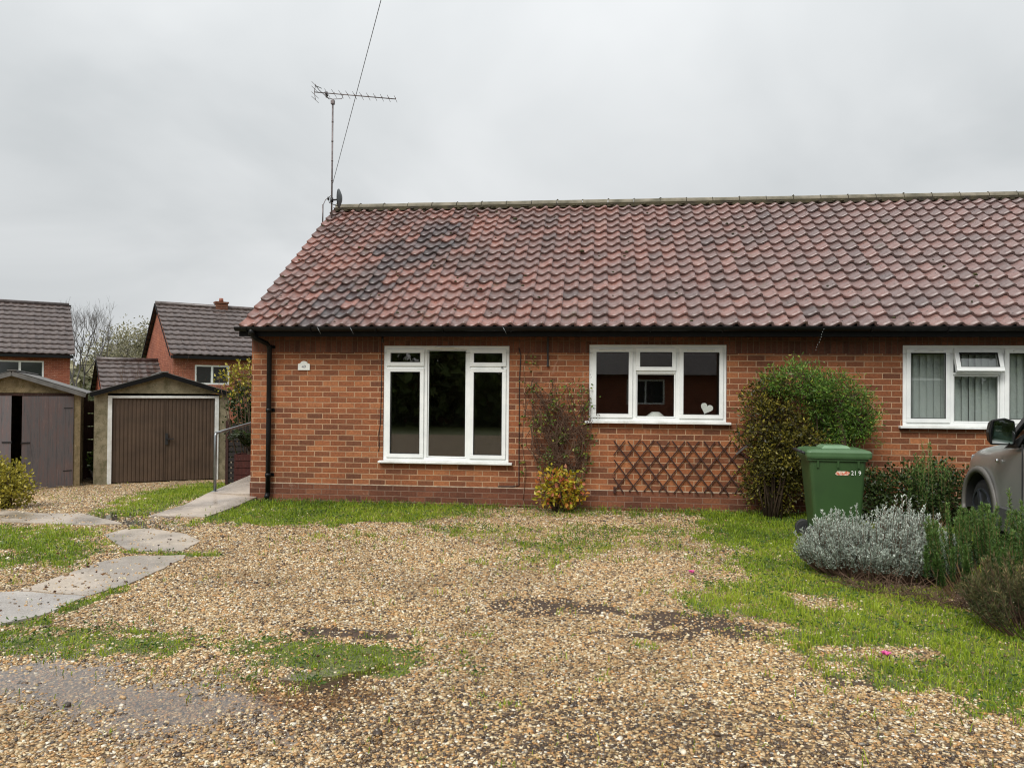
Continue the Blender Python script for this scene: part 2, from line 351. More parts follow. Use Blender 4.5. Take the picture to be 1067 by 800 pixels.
# ------------------------------------------------------------------ vegetation helpers (numpy)
def norm(a): return a/np.maximum(np.linalg.norm(a, axis=1, keepdims=True), 1e-9)
def leaf_arrays(P, D, L, Wd, rnd, fold=.25):
    """one folded rhombus per leaf: P base, D direction, L length, Wd width"""
    n = len(P); D = norm(D); r = rng.normal(size=(n, 3)); S = norm(np.cross(D, r)); U = np.cross(S, D)
    L = np.broadcast_to(L, n)[:, None]; Wd = np.broadcast_to(Wd, n)[:, None]
    b = P; t = P + D*L - U*L*.12; l = P + D*L*.5 + S*Wd*.5 + U*Wd*fold; r_ = P + D*L*.5 - S*Wd*.5 + U*Wd*fold
    V = np.stack([b, l, t, r_], 1).reshape(-1, 3)
    i = np.arange(n)[:, None]*4
    F = np.concatenate([i+[0, 3, 2], i+[0, 2, 1]], 1)
    return V, F.ravel(), np.full(2*n, 3), np.repeat(rnd, 4)
def leaves(name, parts, mat, parent=None):
    Vs, Fs, Ts, As = [], [], [], []; o = 0
    for V, F, T, A in parts: Vs.append(V); Fs.append(F+o); Ts.append(T); As.append(A); o += len(V)
    return np_mesh(name, np.concatenate(Vs), np.concatenate(Fs), np.concatenate(Ts), mat, parent, {'rnd': np.concatenate(As)})
def blob_points(n, blobs, shell=.55):
    """points in a union of ellipsoids, denser near the outside; returns P, outward dir"""
    Ps, Ds = [], []; tot = sum(b[6] if len(b) > 6 else b[3]*b[4]*b[5] for b in blobs)
    for b in blobs:
        w = (b[6] if len(b) > 6 else b[3]*b[4]*b[5])/tot; k = max(1, int(n*w))
        d = norm(rng.normal(size=(k, 3))); r = (shell + (1-shell)*rng.random(k))**.8
        r *= 1 + .20*np.sin(d[:, 0]*7+b[0]*3)*np.cos(d[:, 1]*6+d[:, 2]*5) + .10*np.sin(d[:, 2]*15+b[2])*np.sin(d[:, 0]*13) + .06*rng.normal(size=k)
        Ps.append(d*r[:, None]*[b[3], b[4], b[5]] + [b[0], b[1], b[2]]); Ds.append(d)
    return np.concatenate(Ps), np.concatenate(Ds)
def bush(name, label, cat, loc, blobs, n, L, Wd, mat, stems=8, stem_mat=None, jit=.9, upb=.3, group=None, twigs=0, shell=.5, clip=None, clump=0):
    root = thing(name, label, cat, loc, 0, group)
    P, D = blob_points(n, blobs, shell)
    if clump:   # gather the leaves round shoot tips so that gaps open between clumps
        C, CD = blob_points(clump, blobs, shell); idx = rng.integers(0, len(C), len(P))
        rr = rng.normal(size=P.shape)*(.33*L + .028); P = C[idx] + rr; D = norm(CD[idx]*.6 + rr/.05*.6)
    ok = P[:, 2] > .01
    if clip: ok &= clip(P)
    P, D = P[ok], D[ok]; k = len(P)
    d = D + rng.normal(size=(k, 3))*jit + [0, 0, upb]
    rn = np.clip(.5 + .22*rng.normal(size=k), 0, 1)
    Ls = L*(.6+.8*rng.random(k))
    leaves('foliage', [leaf_arrays(P, d, Ls, Wd/L*Ls, rn)], mat, root)
    mb = MB()
    for i in range(stems):
        b = blobs[i % len(blobs)]; e = Vector((b[0]+random.uniform(-.7, .7)*b[3], b[1]+random.uniform(-.6, .6)*b[4], b[2]+random.uniform(-.1, .7)*b[5]))
        a = Vector((e.x*.3+random.uniform(-.06, .06), e.y*.3+random.uniform(-.04, .04), 0)); m_ = (a+e)/2 + Vector((random.uniform(-.1, .1), random.uniform(-.05, .05), 0))
        mb.tube([a, m_, e], [.014, .01, .004], 5)
    for i in range(twigs):
        j = rng.integers(0, k); e = Vector(P[j]); a = e - Vector(D[j])*.25; mb.tube([a, (a+e)/2+Vector(rng.normal(size=3)*.02), e], [.004, .003, .0015], 4)
    mb.build('stem', stem_mat or M_bark, root)
    return root
def shoots(name, label, cat, loc, n, rx, ry, hgt, L, Wd, per, mat, stemmat=M_drytwig, lean=.55, dens=1., group=None, bare=.3, rise=.45):
    """mound of upright leafy shoots"""
    root = thing(name, label, cat, loc, 0, group); mb = MB(); parts = []
    for i in range(n):
        a = random.uniform(0, 2*math.pi); q = math.sqrt(random.random()); x = q*math.cos(a)*rx; y = q*math.sin(a)*ry
        top = hgt*(max(.05, 1-.86*q*q)**.42)*random.uniform(.80, 1.1)*(1+.2*math.sin(x*9+y*5)*math.cos(y*11))*random.choice((.8,1,1,1.08))
        b = Vector((x*.8, y*.8, 0)); kink = Vector((x, y, max(.04, top*rise))); e = Vector((x*(1+lean*.25)+random.uniform(-.05, .05), y*(1+lean*.25)+random.uniform(-.05, .05), top))
        mb.tube([b, kink, e], [.0045, .0035, .0015], 4, cap=False)
        u = np.sort(rng.random(per)); u = bare + (1-bare)*u
        k_ = np.array(kink); e_ = np.array(e); b_ = np.array(b)
        P = k_ + (e_-k_)*((u-bare)/(1-bare))[:, None]
        ax = norm((e_-k_)[None])[0]; rad = norm(rng.normal(size=(per, 3)))
        D = rad*.8 + ax*(.55 + .5*u[:, None])
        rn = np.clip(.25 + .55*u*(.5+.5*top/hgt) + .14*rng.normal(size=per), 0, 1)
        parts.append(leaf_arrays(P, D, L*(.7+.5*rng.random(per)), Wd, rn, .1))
    leaves('foliage', parts, mat, root); mb.build('stem', stemmat, root)
    return root
def grow(mb, p, d, length, rad, depth, tips, spread=.5, n=5, shrink=.72, up=.15, kids=(2, 3)):
    p = Vector(p); d = Vector(d).normalized(); pts = [p]; rr = [rad]
    for i in range(3):
        d = (d + Vector((random.gauss(0, .12), random.gauss(0, .12), random.gauss(0, .08)+up*.3))).normalized(); pts.append(pts[-1] + d*length/3); rr.append(rad*(1-.13*(i+1)))
    mb.tube(pts, rr, n if rad > .03 else 4, cap=False)
    if depth == 0: tips.append((pts[-1], d)); return
    tips.append((pts[-1], d)) if depth < 2 else None
    for k in range(random.randint(*kids)):
        nd = (d + Vector((random.gauss(0, spread), random.gauss(0, spread), random.gauss(0, spread*.6)+up))).normalized()
        q = pts[random.choice((2, 3, 3))]
        grow(mb, q, nd, length*shrink*random.uniform(.8, 1.15), rad*.62, depth-1, tips, spread, n, shrink, up, kids)
def tree(name, label, loc, h, depth=5, leafn=0, leafL=.1, leafm=None, bark=M_bark, spread=.45, group=None, cat='tree', r0=None, cl=.35, up=.2, seed=0, th=.28):
    random.seed(seed); root = thing(name, label, cat, loc, 0, group); tips = []
    mt = MB(); mb = MB(); r0 = r0 or h*.022
    mt.tube([(0, 0, -.2), (.03*h*.2, 0, h*th*.5), (0, .02*h*.2, h*th)], [r0*1.25, r0, r0*.85], 9); mt.build('trunk', bark, root)
    for k in range(4):
        a = k*math.pi/2 + random.uniform(-.4, .4)
        grow(mb, (0, 0, h*th*(.8+.06*k)), (math.cos(a)*spread*1.1, math.sin(a)*spread*1.1, 1), h*.27, r0*.6, depth-1, tips, spread, up=up)
    mb.build('branch', bark, root)
    if leafn:
        T = np.array([t[0][:] for t in tips]); idx = rng.integers(0, len(T), leafn)
        P = T[idx] + rng.normal(size=(leafn, 3))*cl; D = rng.normal(size=(leafn, 3)) + [0, 0, -.2]
        rn = np.clip(.5+.2*rng.normal(size=leafn)+.12*np.sin(P[:, 0]*2+P[:, 2]*3), 0, 1)
        leaves('crown', [leaf_arrays(P, D, leafL*(.6+.8*rng.random(leafn)), leafL*.55, rn)], leafm, root)
    random.seed(7+seed); return root

# ------------------------------------------------------------------ ground
def ss(a, b, v): t = np.clip((v-a)/(b-a), 0, 1); return t*t*(3-2*t)
def hgt(x, y):
    x = np.asarray(x, float); y = np.asarray(y, float); q = x*.555 - y*.832
    return -.53*ss(.6, -7.6, q) - 1.5*ss(-13, -30, q)
_perm = rng.random((64, 64))
def vnoise(x, y, s):
    x = np.asarray(x, float)*s + 100; y = np.asarray(y, float)*s + 100; xi = np.floor(x).astype(int); yi = np.floor(y).astype(int); fx = x-xi; fy = y-yi
    fx = fx*fx*(3-2*fx); fy = fy*fy*(3-2*fy); g = lambda a, b: _perm[a % 64, b % 64]
    return (g(xi, yi)*(1-fx)+g(xi+1, yi)*fx)*(1-fy) + (g(xi, yi+1)*(1-fx)+g(xi+1, yi+1)*fx)*fy
def fbm(x, y, s): return .5*vnoise(x, y, s) + .28*vnoise(x+7, y+3, s*2.1) + .15*vnoise(x+1, y+9, s*4.3) + .07*vnoise(x+4, y+5, s*9)
def sdpoly(x, y, poly):
    x = np.asarray(x, float); y = np.asarray(y, float); d = np.full(x.shape, 1e9); ins = np.zeros(x.shape, bool); n = len(poly)
    for i in range(n):
        ax, ay = poly[i]; bx, by = poly[(i+1) % n]; ex, ey = bx-ax, by-ay
        t = np.clip(((x-ax)*ex+(y-ay)*ey)/(ex*ex+ey*ey+1e-12), 0, 1)
        d = np.minimum(d, np.hypot(x-ax-t*ex, y-ay-t*ey))
        c = ((ay > y) != (by > y)); xs = ax + (y-ay)*ex/(ey if abs(ey) > 1e-9 else 1e-9); ins ^= c & (x < xs)
    return np.where(ins, -d, d)
PATH_LOW = [(-2.2, -5.45), (.327, -4.95), (.439, -4.88), (.434, -4.558), (.412, -3.906), (.50, -3.60), (1.0, -3.49), (1.05, -3.62), (1.105, -4.029), (1.119, -4.586), (1.046, -4.957), (1.06, -5.45), (.933, -5.671), (-2.2, -6.4)]
PATH_UP = [(-.372, -2.674), (-.35, -2.323), (-.051, -2.275), (.45, -2.5), (.804, -2.85), (.876, -3.33), (.373, -3.40), (-.181, -2.861)]
PATH_BAND = [(-7.0, -.2), (-2.994, -.994), (-2.111, -1.45), (-1.542, -1.40), (-.94, -1.769), (-.6, -2.0), (-.949, -2.15), (-1.811, -2.10), (-2.5, -2.1), (-7.6, -1.3)]
RAMP = [(-.62, -1.42), (.10, -1.42), (.10, -.02), (-.62, 5)]
BIGPUD = [(.3, -6.2), (1.40, -6.2), (1.8, -6.1), (2.227, -6.2), (2.783, -6.2), (3.3, -6.25), (3.75, -6.50), (3.6, -6.95), (2.7, -7.0), (2.133, -6.85), (1.6, -6.85), (.3, -7.2)]
WETPUD = [(-1.475, -1.412), (-.9, -1.25), (-.2, -1.6), (.25, -2.1), (-.1, -2.3), (-.45, -2.25), (-.9, -2.05), (-1.3, -1.7)]
STRIP = [(-.1, -1.55), (.417, -1.9), (1.372, -1.75), (2.183, -1.55), (2.8, -1.2), (3.6, -.75), (5.2, -.6), (6.6, -.6), (7, .3), (0, .3)]
LAWN = [(6.2, .344), (14, .3), (14, -6.6), (7.6, -6.6), (6.922, -6.32), (6.546, -6.066), (6.23, -5.829), (6.088, -5.348), (5.978, -4.9), (5.75, -4.7), (5.45, -4.45), (5.6, -4.1), (5.968, -3.59), (6.2, -2.755), (6.057, -1.824), (5.9, -.9)]
LLEFT = [(-6.5, -2.0), (-1.833, -2.3), (-.914, -2.25), (-.35, -2.75), (.25, -3.6), (.30, -4.2), (.2, -4.75), (-2.2, -5.3), (-7.5, -5.0)]
LGAR = [(-1.345, -1.3), (-.62, -1.35), (-.75, 1), (-3.4, 6.2), (-4.301, 5.411), (-2.6, 1.4)]
GEL = [(.62, -3.45, .55, .07, 1.0), (-.45, -2.75, .25, .25, .6), (1.7, -5.93, .95, .40, .95), (3.3, -5.95, .90, .34, 1.0), (2.5, -5.85, .7, .30, .62), (3.9, -5.5, .5, .2, .35), (2.9, -6.35, .6, .2, .4), (4.533, -2.58, .8, .95, .5), (3.555, -1.936, .9, .75, .5), (5.2, -1.5, 1.0, .7, .48), (4.3, -3.6, .5, .3, .3), (2.2, -2.4, .7, .4, .34), (4.888, -6.113, .07, .09, .8), (5.129, -5.518, .14, .11, .6),
       (6.176, -5.836, .38, .35, .45), (6.5, -5.79, .45, .4, .5), (4.256, -6.475, .3, .14, .35), (1.14, -5.0, .1, .55, 1.), (1.02, -5.6, .3, .13, 1.), (.55, -5.85, .35, .12, .9), (5.45, -2.2, .5, .7, .4), (5.6, -4.3, .35, .3, .7), (6.3, -5.3, .4, .3, .8), (6.0, -3.0, .4, .8, .5)]
SEL = [(4.42, -4.74, .44, .30), (4.83, -4.727, .14, .16), (5.358, -4.92, .38, .20), (5.75, -5.08, .42, .2), (5.2, -5.3, .3, .08), (3.3, -5.5, .42, .10), (3.35, -6.3, .22, .12), (4.15, -4.8, .14, .1), (3.0, -4.78, .12, .08), (-.6, -1.2, .9, .3), (6.3, -5.95, .25, .1)]
def masks(x, y):
    x = np.asarray(x, float); y = np.asarray(y, float)
    nz = (fbm(x, y, 3.2) - .5)*1.15; n2 = fbm(x+31, y+17, 9) - .5
    e = lambda p, w=.26: ss(w, -w, sdpoly(x, y, p) + nz*.9 + n2*.6)
    g = np.maximum.reduce([e(STRIP, .2)*.95, e(LAWN, .42), e(LLEFT)*.85, e(LGAR, .2)*.7])
    for cx_, cy_, rx, ry, s_ in GEL:
        d = np.sqrt(((x-cx_)/rx)**2 + ((y-cy_)/ry)**2) + nz*1.1 + n2*1.3
        g = np.maximum(g, ss(1.15, .35, d)*s_)
    # bare gravelly hollows in the lawns
    for cx_, cy_, rx, ry in [(6.6, -5.45, .45, .2), (6.5, -4.3, .3, .3), (-.1, -4.4, .5, .4), (-1.3, -3.6, .9, .3), (3.9, -.3, .5, .12)]:
        d = np.sqrt(((x-cx_)/rx)**2 + ((y-cy_)/ry)**2) + nz*1.2; g = g*(1 - .75*ss(1.2, .4, d))
    so_ = np.zeros(x.shape)
    so_ = np.maximum(ss(1.1, .85, np.hypot((x-7.4)/.62, (y+3.35)/.46)), ss(1.15, .85, np.hypot((x-8.05)/.6, (y+4.3)/.66)))
    for cx_, cy_, rx, ry in SEL:
        d = np.sqrt(((x-cx_)/rx)**2 + ((y-cy_)/ry)**2) + nz*1.6 + n2*1.6; so_ = np.maximum(so_, ss(1.25, .5, d))
    so_ = np.maximum(so_, ss(.12, -.1, np.abs(y+.12) + nz*.3)*(x > 0)*(y > -.5)*(y < .1)*.8)
    sw = ss(.25, -.1, sdpoly(x, y, BIGPUD)); sw = np.maximum(sw, ss(.25, -.1, sdpoly(x, y, WETPUD)))
    far = np.clip(ss(-9, -10.5, y) + ss(13, 16, x) + ss(-7, -9, x) + ss(12, 15, y), 0, 1)
    g = np.maximum(g, far*(y > -60))
    g = g*(1-.6*ss(2.6, 3.6, x)*ss(6.4, 5.8, x)*(y > -1.2)); g = g*(1 - .9*np.maximum(ss(1.1, .75, np.hypot((x-7.4)/.62, (y+3.35)/.46)), ss(1.1, .8, np.hypot((x-8.05)/.6, (y+4.3)/.66))))
    g = np.where(y < -9.4, np.where((y > -16), 0.0, 1.0), g)
    return np.clip(g, 0, 1), np.clip(so_, 0, 1), np.clip(sw, 0, 1)
def axis(fine0, fine1, st, lo, hi):
    a = list(np.arange(fine0, fine1+1e-6, st)); s = st
    while a[-1] < hi: s *= 1.35; a.append(a[-1]+s)
    s = st
    while a[0] > lo: s *= 1.35; a.insert(0, a[0]-s)
    return np.array(a)
gx = axis(-5, 10, .07, -400, 400); gy = axis(-8.4, 1.5, .07, -300, 500)
X, Y = np.meshgrid(gx, gy); g_, s_, w_ = masks(X, Y)
Z = hgt(X, Y) + (fbm(X, Y, 2.5)-.5)*.02 - .006
pd = np.minimum(sdpoly(X, Y, BIGPUD), sdpoly(X, Y, WETPUD)); Z = Z - .010*ss(.2, -.4, pd)
nx, ny = len(gx), len(gy); idx = np.arange(nx*ny).reshape(ny, nx)
F = np.stack([idx[:-1, :-1], idx[:-1, 1:], idx[1:, 1:], idx[1:, :-1]], -1).reshape(-1, 4)
gm = Mat('ground', .75, spec=.4)
ob = gm.coord('Object')
vo = gm.n('ShaderNodeTexVoronoi'); vo.inputs['Scale'].default_value = 48; gm.l(ob, vo.inputs['Vector'])
vb = gm.n('ShaderNodeSeparateColor'); gm.l(vo.outputs['Color'], vb.inputs[0])
PEB = [(0, srgb(58, 48, 42)), (.12, srgb(96, 76, 56)), (.26, srgb(153, 127, 88)), (.47, srgb(186, 157, 113)), (.61, srgb(181, 134, 80)), (.75, srgb(193, 171, 134)), (.90, srgb(214, 201, 171)), (.97, srgb(231, 223, 207)), (1, srgb(100, 96, 92))]
gc = gm.ramp(vb.outputs[0], PEB)
gc = gm.mix(band(gm, vo.outputs['Distance'], .012*30, .026*30), gc, srgb(84, 68, 52))
soilc = gm.ramp(gm.noise(25, 5, .7), [(.3, srgb(40, 31, 25)), (.7, srgb(88, 68, 52))])
grassc = gm.ramp(gm.noise(18, 5, .7), [(.25, srgb(58, 64, 34)), (.5, srgb(84, 92, 44)), (.75, srgb(112, 112, 60))])
lawnc = grassc
ng = gm.noise(30, 4, .7)
gf = band(gm, gm.math('ADD', gm.attr('grass'), gm.math('MULTIPLY', gm.math('SUBTRACT', ng, .5), .9)), .42, .62)
sf = band(gm, gm.math('ADD', gm.attr('soil'), gm.math('MULTIPLY', gm.math('SUBTRACT', ng, .5), .7)), .35, .6)
c = gm.mix(sf, gc, soilc); c = gm.mix(gf, c, lawnc)
wv = gm.attr('wet'); c = gm.mix(gm.math('MULTIPLY', wv, .55), c, srgb(128, 118, 108))
gm.col(c); gm.rough(gm.ramp(wv, [(0, (.7,)*3), (1, (.3,)*3)]))
hh = gm.math('SUBTRACT', 1.0, gm.math('MULTIPLY', vo.outputs['Distance'], 1.5))
gm.bump(gm.math('ADD', hh, gm.math('MULTIPLY', gm.noise(12, 4), .6)), .8, .012)
ground = np_mesh('ground', np.stack([X, Y, Z], -1).reshape(-1, 3), F, np.full(len(F), 4), gm.m, None, {'grass': g_.ravel(), 'soil': s_.ravel(), 'wet': w_.ravel()}, True)
tag(ground, kind='structure')

def near(x, y): return np.hypot(x-CAM.x, y-CAM.y)
sy, cy_ = math.sin(yaw), math.cos(yaw)
def visible(x, y, marg=1.0):
    dx, dy = x-CAM.x, y-CAM.y; zc = -sy*dx + cy_*dy; xc = cy_*dx + sy*dy
    return (zc > 2.5) & (np.abs(xc) < zc*.68 + marg)
def on_slab(x, y, m=0.):
    return (sdpoly(x, y, PATH_LOW) < m) | (sdpoly(x, y, PATH_UP) < m) | (sdpoly(x, y, PATH_BAND) < m) | ((x > -.64) & (x < .11) & (y > -1.45))
# --- pebbles
def pebbles(name, x0, x1, y0, y1, dens, falloff):
    n = int((x1-x0)*(y1-y0)*dens); x = rng.uniform(x0, x1, n); y = rng.uniform(y0, y1, n)
    g, s, w = masks(x, y); d = near(x, y)
    p = np.clip(1.15 - falloff*(d-3.2), .25, 1)*(1 - .90*ss(.3, .95, g + (fbm(x, y, 14)-.5)*.9))*(1-.74*s)*(1-.05*w)*(.5+.5*ss(.36, .56, fbm(x+3, y+8, .9)*.6+fbm(x, y+40, 4)*.4))
    k = visible(x, y) & (rng.random(n) < p); sl = on_slab(x, y, -.02); k &= (~sl) | (rng.random(n) < .07)
    k &= ~((y > -.02) & (x > 0))
    x, y, sl, d = x[k], y[k], sl[k], d[k]; n = len(x)
    a = (.0033 + .0052*rng.random(n)**1.7)*(1 + .05*np.clip(d-4, 0, 6)); a = np.where(rng.random(n) < .02, a*1.7, a)
    b = a*(.55+.4*rng.random(n)); c_ = a*(.35+.3*rng.random(n))
    base = np.array([(-1,-1,-1),(1,-1,-1),(1,1,-1),(-1,1,-1),(-1,-1,1),(1,-1,1),(1,1,1),(-1,1,1)], float)*.78
    q = base[None] + rng.normal(size=(n, 8, 3))*.17
    q = q*np.stack([a, b, c_], 1)[:, None, :]*1.25
    th = rng.random(n)*2*math.pi; ti = rng.normal(size=n)*.35
    ct, st = np.cos(ti), np.sin(ti); yy = q[..., 1]*ct[:, None]-q[..., 2]*st[:, None]; z2 = q[..., 1]*st[:, None]+q[..., 2]*ct[:, None]
    ct, st = np.cos(th)[:, None], np.sin(th)[:, None]; xx = q[..., 0]*ct-yy*st; y2 = q[..., 0]*st+yy*ct
    pd = np.minimum(sdpoly(x, y, BIGPUD), sdpoly(x, y, WETPUD))
    z = hgt(x, y) + (fbm(x, y, 2.5)-.5)*.02 - .006 - .010*ss(.2, -.4, pd) + c_*.55 + np.where(sl, .008, 0)
    V = np.stack([xx+x[:, None], y2+y[:, None], z2+z[:, None]], -1).reshape(-1, 3)
    fb = np.array([(0,3,2,1),(4,5,6,7),(0,1,5,4),(1,2,6,5),(2,3,7,6),(3,0,4,7)])
    F = (np.arange(n)[:, None, None]*8 + fb[None]).reshape(-1, 4)
    m = Mat('pebble', .38, spec=.5); c = m.ramp(m.attr('rnd'), PEB, 'LINEAR')
    c = m.mix(.5, c, m.ramp(m.noise(160, 2), [(.3, (.7, .68, .66)), (.7, (1.15, 1.15, 1.15))]), 'MULTIPLY'); c = m.mix(.9, c, m.ramp(m.noise(1.1, 5, .65), [(.32, (.62, .59, .54)), (.5, (1.0, .99, .97)), (.7, (1.16, 1.14, 1.08))]), 'MULTIPLY'); m.col(c)
    # the strip nearest the camera has more dark grey chippings
    rn = rng.random(n); dk = ss(-6.1, -7.0, y + (fbm(x, y, 1.5)-.5)*1.2)*ss(2.6, 4.6, x)
    rn = np.where(rng.random(n) < dk*.42, rng.uniform(0, .1, n), rn)
    return tag(np_mesh(name, V, F, np.full(len(F), 4), m.m, None, {'rnd': np.repeat(rn, 8)}, True), kind='stuff', label='tan and ochre flint pebbles loose on the drive', cat='gravel')
pebbles('gravel', -6.5, 11, -8.0, 7, 7000, .115)
# --- grass blades
def blades(name, x, y, L, wid, mat, rn, lean=.5, label=None):
    n = len(x); z = hgt(x, y) + (fbm(x, y, 2.5)-.5)*.02 - .008
    a = rng.random(n)*2*math.pi; ca, sa = np.cos(a), np.sin(a); ln = np.abs(rng.normal(size=n))*lean
    b = rng.random(n)*2*math.pi; dx, dy = np.cos(b)*ln*L, np.sin(b)*ln*L
    P = np.stack([x, y, z], 1); S = np.stack([ca, sa, np.zeros(n)], 1)*(wid*.5)[:, None]
    mid = P + np.stack([dx*.35, dy*.35, L*.62], 1); tip = P + np.stack([dx, dy, L*np.maximum(.25, 1-ln*.45)], 1)
    V = np.stack([P-S, P+S, mid+S*.8, mid-S*.8, tip], 1).reshape(-1, 3); i = np.arange(n)[:, None]*5
    loops = np.concatenate([i+[0, 1, 2, 3], i+[3, 2, 4]], 1).ravel(); tot = np.tile([4, 3], n)
    return tag(np_mesh(name, V, loops, tot, mat, None, {'rnd': np.repeat(rn, 5)}), kind='stuff', label=label, cat='grass')
n = 1500000; x = rng.uniform(-6.5, 11, n); y = rng.uniform(-7.6, 7.2, n)
k = visible(x, y, .6) & ~((y > -.02) & (x > 0)); x, y = x[k], y[k]
g, s, w = masks(x, y); cl = fbm(x, y, 14); d = near(x, y)
p = ss(.12, .95, g + (cl-.5)*1.1 + (fbm(x+9, y, 30)-.5)*.5)**1.15*np.clip(1.1-.05*d, .4, 1)*(1-.5*s)
p = p*(1-.93*on_slab(x, y, .01)); p = np.where((x > 8.9) & (y > -5) & (y < -.3), p*.25, p)
k = rng.random(len(x)) < p*.92; x, y, g, cl, d = x[k], y[k], g[k], cl[k], d[k]; n = len(x)
wall = ss(-.75, -.1, y)*(x > -.2)*(x < 7) + .55*(x > 1.0)*0
lawn = ss(.1, -.3, sdpoly(x, y, LAWN))
moss_ = ss(-5.0, -5.5, y)*(x < 4.6)
L = (.018+.026*rng.random(n))*(1-.45*moss_)*(1 + 1.6*wall*fbm(x, y, 6)*1.4 + .15*lawn + .9*(cl > .62))
rn = np.clip(.42 + .2*rng.normal(size=n) + (fbm(x, y, 1.7)-.5)*.8 - .12*wall, 0, 1)
blades('grass', x, y, L, .0028+.0024*rng.random(n)+.0003*d, M_grass, rn, .8, 'short patchy green grass growing through the gravel and along the walls')
# --- low broad-leaved weeds along the wall and in the lawns
n = 34000; x = rng.uniform(-1, 9, n); y = rng.uniform(-6.6, -.02, n); g, s, w = masks(x, y); cl = fbm(x+50, y, 5)
k = visible(x, y, .3) & ((g > .35) & ((cl > .55) | ((y > -.45) & (rng.random(n) < .8))) | ((y > -.5) & (x > 2.5) & (cl > .42))) & ~on_slab(x, y, .02); x, y = x[k], y[k]; n = len(x)
P = np.stack([x, y, hgt(x, y)+.004+.03*rng.random(n)*(1+1.2*(y > -.4))], 1); D = rng.normal(size=(n, 3))*[1, 1, .3] + [0, 0, .35]
o = leaves('weeds', [leaf_arrays(P, D, .018+.026*rng.random(n), .014, np.clip(.5+.25*rng.normal(size=n), 0, 1))], M_weed)
tag(o, 'low leafy weeds scattered through the grass', 'weeds', kind='stuff')
# --- fallen leaves and litter
n = 260; x = rng.uniform(-1.5, 8, n); y = rng.uniform(-7, -.1, n); x[:90] = rng.uniform(-.2, 1.15, 90); y[:90] = rng.uniform(-5.5, -2.3, 90)
P = np.stack([x, y, hgt(x, y)+.016+.018*on_slab(x, y)], 1); D = rng.normal(size=(n, 3))*[1, 1, .12]
m_fl = leaf_mat('fallen_leaf', [(0, srgb(50, 34, 28)), (.6, srgb(96, 62, 44)), (.85, srgb(150, 110, 60)), (1, srgb(196, 186, 150))], .5)
tag(leaves('fallen_leaves', [leaf_arrays(P, D, .02+.022*rng.random(n), .02, rng.random(n))], m_fl), 'small brown fallen leaves strewn over path and gravel', 'leaves', kind='stuff')

# --- slabs
def slab(name, poly, mat, top, th=.10, rough_edge=.012):
    pts = []
    for i in range(len(poly)):
        a = Vector(poly[i]); b = Vector(poly[(i+1) % len(poly)]); k = max(1, int((b-a).length/.12))
        for j in range(k):
            q = a.lerp(b, j/k); pts.append((q.x+random.uniform(-1, 1)*rough_edge, q.y+random.uniform(-1, 1)*rough_edge))
    mb = MB(); mb.prism(pts, lambda p, t: (p[0], p[1], float(hgt(p[0], p[1])) + (top if t else top-th)))
    o = mb.build(name, mat, None); return tag(o, kind='structure')
slab('path', [(-2.2, -5.45), (.327, -4.95), (.44, -4.90), (1.05, -4.95), (1.06, -5.45), (.933, -5.671), (-2.2, -6.4)], M_path, .006); slab('path', [(.445, -4.87), (.434, -4.558), (.412, -3.906), (.50, -3.60), (1.0, -3.49), (1.05, -3.62), (1.105, -4.029), (1.119, -4.586), (1.055, -4.92)], M_slab2, .004); slab('path', PATH_UP, M_slab2, .005); slab('path', PATH_BAND, M_slab2, .004)
mb = MB(); ys = [-1.42, -.6, .1, 1.3, 3.0, 5.5]; zs = [.004, .022, .105, .205, .35, .50]
for i in range(5):
    x1 = [.10, .10, -.003, -.003, -.003][i]; a, b = ys[i]+.003, ys[i+1]-.003
    if i == 1: # split round the corner of the house
        mb.hexa([(-.62,a,-.5),(x1,a,-.5),(x1,-.012,-.5),(-.62,-.012,-.5),(-.62,a,zs[1]),(x1,a,zs[1]),(x1,-.012,.06),(-.62,-.012,.097)])
        mb.hexa([(-.62,-.010,-.5),(-.006,-.010,-.5),(-.006,b,-.5),(-.62,b,-.5),(-.62,-.010,.097),(-.006,-.010,.097),(-.006,b,.105),(-.62,b,.105)])
    else: mb.hexa([(-.62,a,-.6),(x1,a,-.6),(x1,b,-.6),(-.62,b,-.6),(-.62,a,zs[i]),(x1,a,zs[i]),(x1,b,zs[i+1]),(-.62,b,zs[i+1])])
tag(mb.build('ramp_path', M_ramp, None), kind='structure')
# --- puddles: clear water sheets lying in hollows
pm = Mat('puddle_water', .02, spec=.5)
t = pm.t; o_ = t.nodes['Material Output']; 
gl = N(t, 'ShaderNodeBsdfGlossy'); gl.inputs['Roughness'].default_value = .07; tr = N(t, 'ShaderNodeBsdfTransparent'); tr.inputs['Color'].default_value = (.84, .76, .66, 1)
ms_ = N(t, 'ShaderNodeMixShader'); t.links.new(M(t, 'MINIMUM', M(t, 'MULTIPLY', facing_fresnel(t, .025), 2.2), 1.0), ms_.inputs[0]); t.links.new(tr.outputs[0], ms_.inputs[1]); t.links.new(gl.outputs[0], ms_.inputs[2]); t.links.new(ms_.outputs[0], o_.inputs['Surface'])
bn = N(t, 'ShaderNodeBump'); bn.inputs['Strength'].default_value = .05; bn.inputs['Distance'].default_value = .01; t.links.new(pm.noise(14, 3), bn.inputs['Height']); t.links.new(bn.outputs[0], gl.inputs['Normal'])
